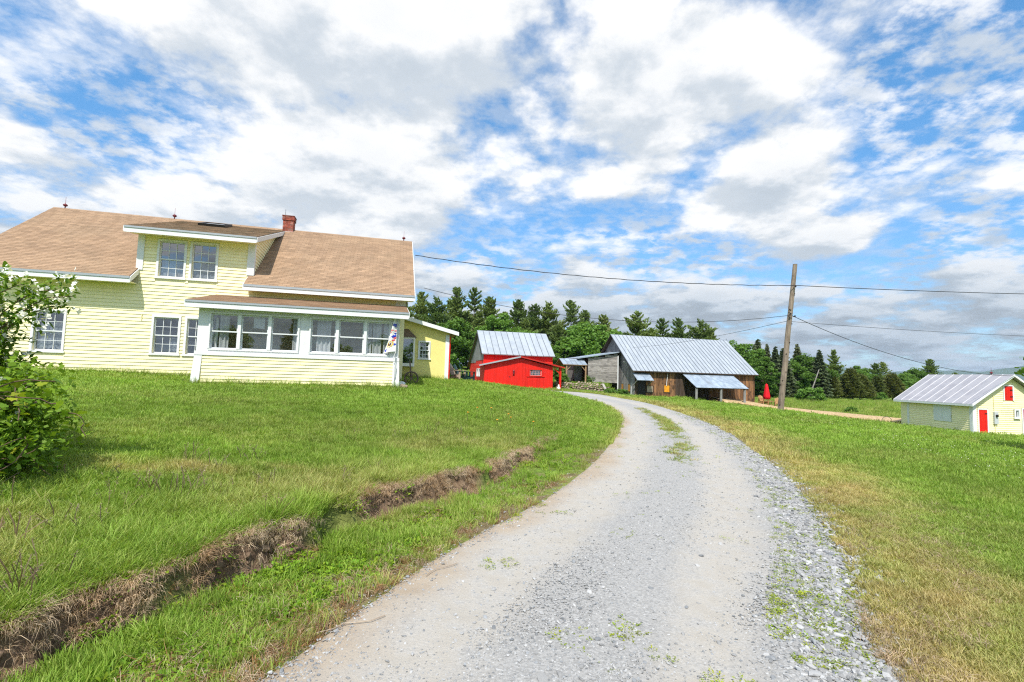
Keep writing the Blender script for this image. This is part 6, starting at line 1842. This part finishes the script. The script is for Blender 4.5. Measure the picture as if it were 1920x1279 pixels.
# meadow weeds beyond the wood chips
P = np.c_[RNG.uniform(22, 95, 9000), RNG.uniform(50, 100, 9000)]
keep = (sdist(P, CHr) > 1.0) & clear_of(P) & (P[:, 1] < 76 + (P[:, 0] - 38) * .45) & (P[:, 1] > P[:, 0] * .78 + 18 - 6 * fbm(P, .2, 135)); P = P[keep]; n = len(P); z = height(P)
scatter('meadow_weeds', 'tall mixed weeds and grasses of the meadow behind the wood-chip path', G_TALL + G_WEED, np.c_[P, z], rots(n, .2), np.c_[np.full(n, 3.4), np.full(n, 3.4), RNG.uniform(1.0, 2.6, n)], np.clip(RNG.normal(.18, .2, n) + .5 * (sdist(P, CHr) < 3) * RNG.random(n), 0, 1), RNG.uniform(.7, 1.2, n))

# clover heads and lawn flowers
fm1 = rock_mesh('clover', 9, 1); fm1.materials.append(MT['petal'])
P = polar(9000, 9, 32, 20, 50); z, dL, dR, ins, be, st = place(P)
keep = (dR > 4) & (fbm(P, .35, 141) > .56) & clear_of(P) & (RNG.random(len(P)) < .35); P = P[keep]; z = z[keep]; n = len(P)
scatter('clover_flowers', 'tiny white clover heads in the lawn before the yellow shed', [fm1], np.c_[P, z + .08], rots(n), np.c_[np.full(n, .022), np.full(n, .022), np.full(n, .022)] * RNG.uniform(.7, 1.3, (n, 1)))

# loose stones of the drive
MT['gravel'] = M('gravel_stone', (0.385, 0.385, 0.38), (0.27, 0.27, 0.27), 30, .85, rnd=.34)
MT['gravel2'] = M('gravel_stone_dark', (0.27, 0.28, 0.29), (0.17, 0.18, 0.19), 30, .8, rnd=.35)
ST = []
for i in range(7):
    m_ = rock_mesh('gravel', 300 + i, 1, (1, .75, .42)); m_.materials.append(MT['gravel' if i % 4 else 'gravel2']); ST.append(m_)
P = polar(210000, 2.2, 24, -45, 48); z, dL, dR, ins, be, st = place(P)
wv2 = (-dL) / np.maximum(-dL - dR, .01) + .16 * (fbm(P, .9, 151) - .5)
pr_ = np.where(ins, .62, 0.) * np.where(np.abs(wv2 - .17) < .12, .34, 1) * np.where(np.abs(wv2 - .70) < .10, .42, 1)
rightb = sstep(-.85, -.25, dR) * sstep(.55, .1, dR)
pr_ = np.maximum(pr_, .95 * rightb)
pr_ = np.maximum(pr_, .14 * ((dL > -.05) & (dL < .35)))
keep = RNG.random(len(P)) < pr_
P = P[keep]; n = len(P); dist = np.hypot(P[:, 0], P[:, 1]); rb = rightb[keep]
zz = np.where(ins[keep], drive_z(P, ((-dL) / np.maximum(-dL - dR, .01))[keep]) - .001, z[keep])
sz = np.exp(RNG.normal(math.log(.0105), .42, n)) * (1 + 1.0 * rb) * (.85 + .045 * dist)
big = RNG.random(n) < .012; sz = np.where(big, sz * 2.2, sz); sz = np.clip(sz, .006, .07)
scatter('gravel', 'loose grey crushed stones lying on the drive', ST, np.c_[P, zz + sz * .1], np.c_[RNG.normal(0, .3, n), RNG.normal(0, .3, n), RNG.uniform(0, 6.28, n)], np.c_[sz, sz, sz] * RNG.uniform(.8, 1.25, (n, 3)))

# wood chips and single twigs
cm = []
for i in range(3):
    b = MB(); b.box(-.5, .5, -.22, .22, -.05, .05); m_ = b.mesh('chip', MT['chip']); cm.append(m_)
tt = RNG.integers(1, 88, 5200); P = CHr[tt] + nm2[tt] * (RNG.uniform(-1, 1, 5200) * wd_[tt])[:, None] + RNG.normal(0, .2, (5200, 2)); z = height(P); n = len(P); s_ = RNG.uniform(.08, .2, n)
scatter('wood_chips', 'tan wood chips spread on the path by the yellow shed', cm, np.c_[P, z + .07], rots(n, .5), np.c_[s_, s_, s_])
for i, (x, y, a, L) in enumerate(((-.52, 4.05, .75, .34), (-.95, 3.15, .6, .4))):
    b = MB(); pts = [(L * (t - .5) * math.cos(a) + random.gauss(0, .012), L * (t - .5) * math.sin(a) + random.gauss(0, .02), .004) for t in np.linspace(0, 1, 6)]
    b.tube(pts, .003, 5); o = b.build('dry_twig', MT['beige']); o.location = (x, y, .022); tag(o, 'thin dry twig lying along the left edge of the gravel drive', 'twig', 'twigs by the drive')
for i in range(7):
    x, y = random.gauss(-.05, .35), random.gauss(11.6, .5); x -= .2
    t = thing('hawkweed_flower', 'small orange hawkweed flower on a thin stem at the bank top', 'flower', (x, y, hz(x, y)), 0, 'orange hawkweed on the bank')
    h_ = random.uniform(.22, .34); b = MB(); b.tube([(0, 0, 0), (.01, 0, h_)], .004, 4); b.build('stem', MT['twig'], t)
    b = MB(); b.lathe([(.008, h_ - .01), (.024, h_ + .004), (.02, h_ + .014)], (.01, 0, 0), 8); b.build('flower_head', MT['orange'], t)

# ---------------------------------------------------------------- air: thin summer haze round the whole place
hb = MB(); hb.box(-8200, 8200, -8200, 10200, -10, 260)
hm = bpy.data.materials.new('summer_haze'); hm.use_nodes = True
hm.node_tree.nodes.clear(); q = NT(hm.node_tree)
ho = q.n('ShaderNodeOutputMaterial'); pv = q.n('ShaderNodeVolumePrincipled')
pv.inputs['Color'].default_value = (0.60, 0.78, 1.0, 1); pv.inputs['Density'].default_value = 0.8e-4; pv.inputs['Anisotropy'].default_value = 0.0
q.l(pv.outputs[0], ho.inputs['Volume'])
tag(hb.build('haze', hm), 'thin blue summer haze over the distant hills', kind='stuff')
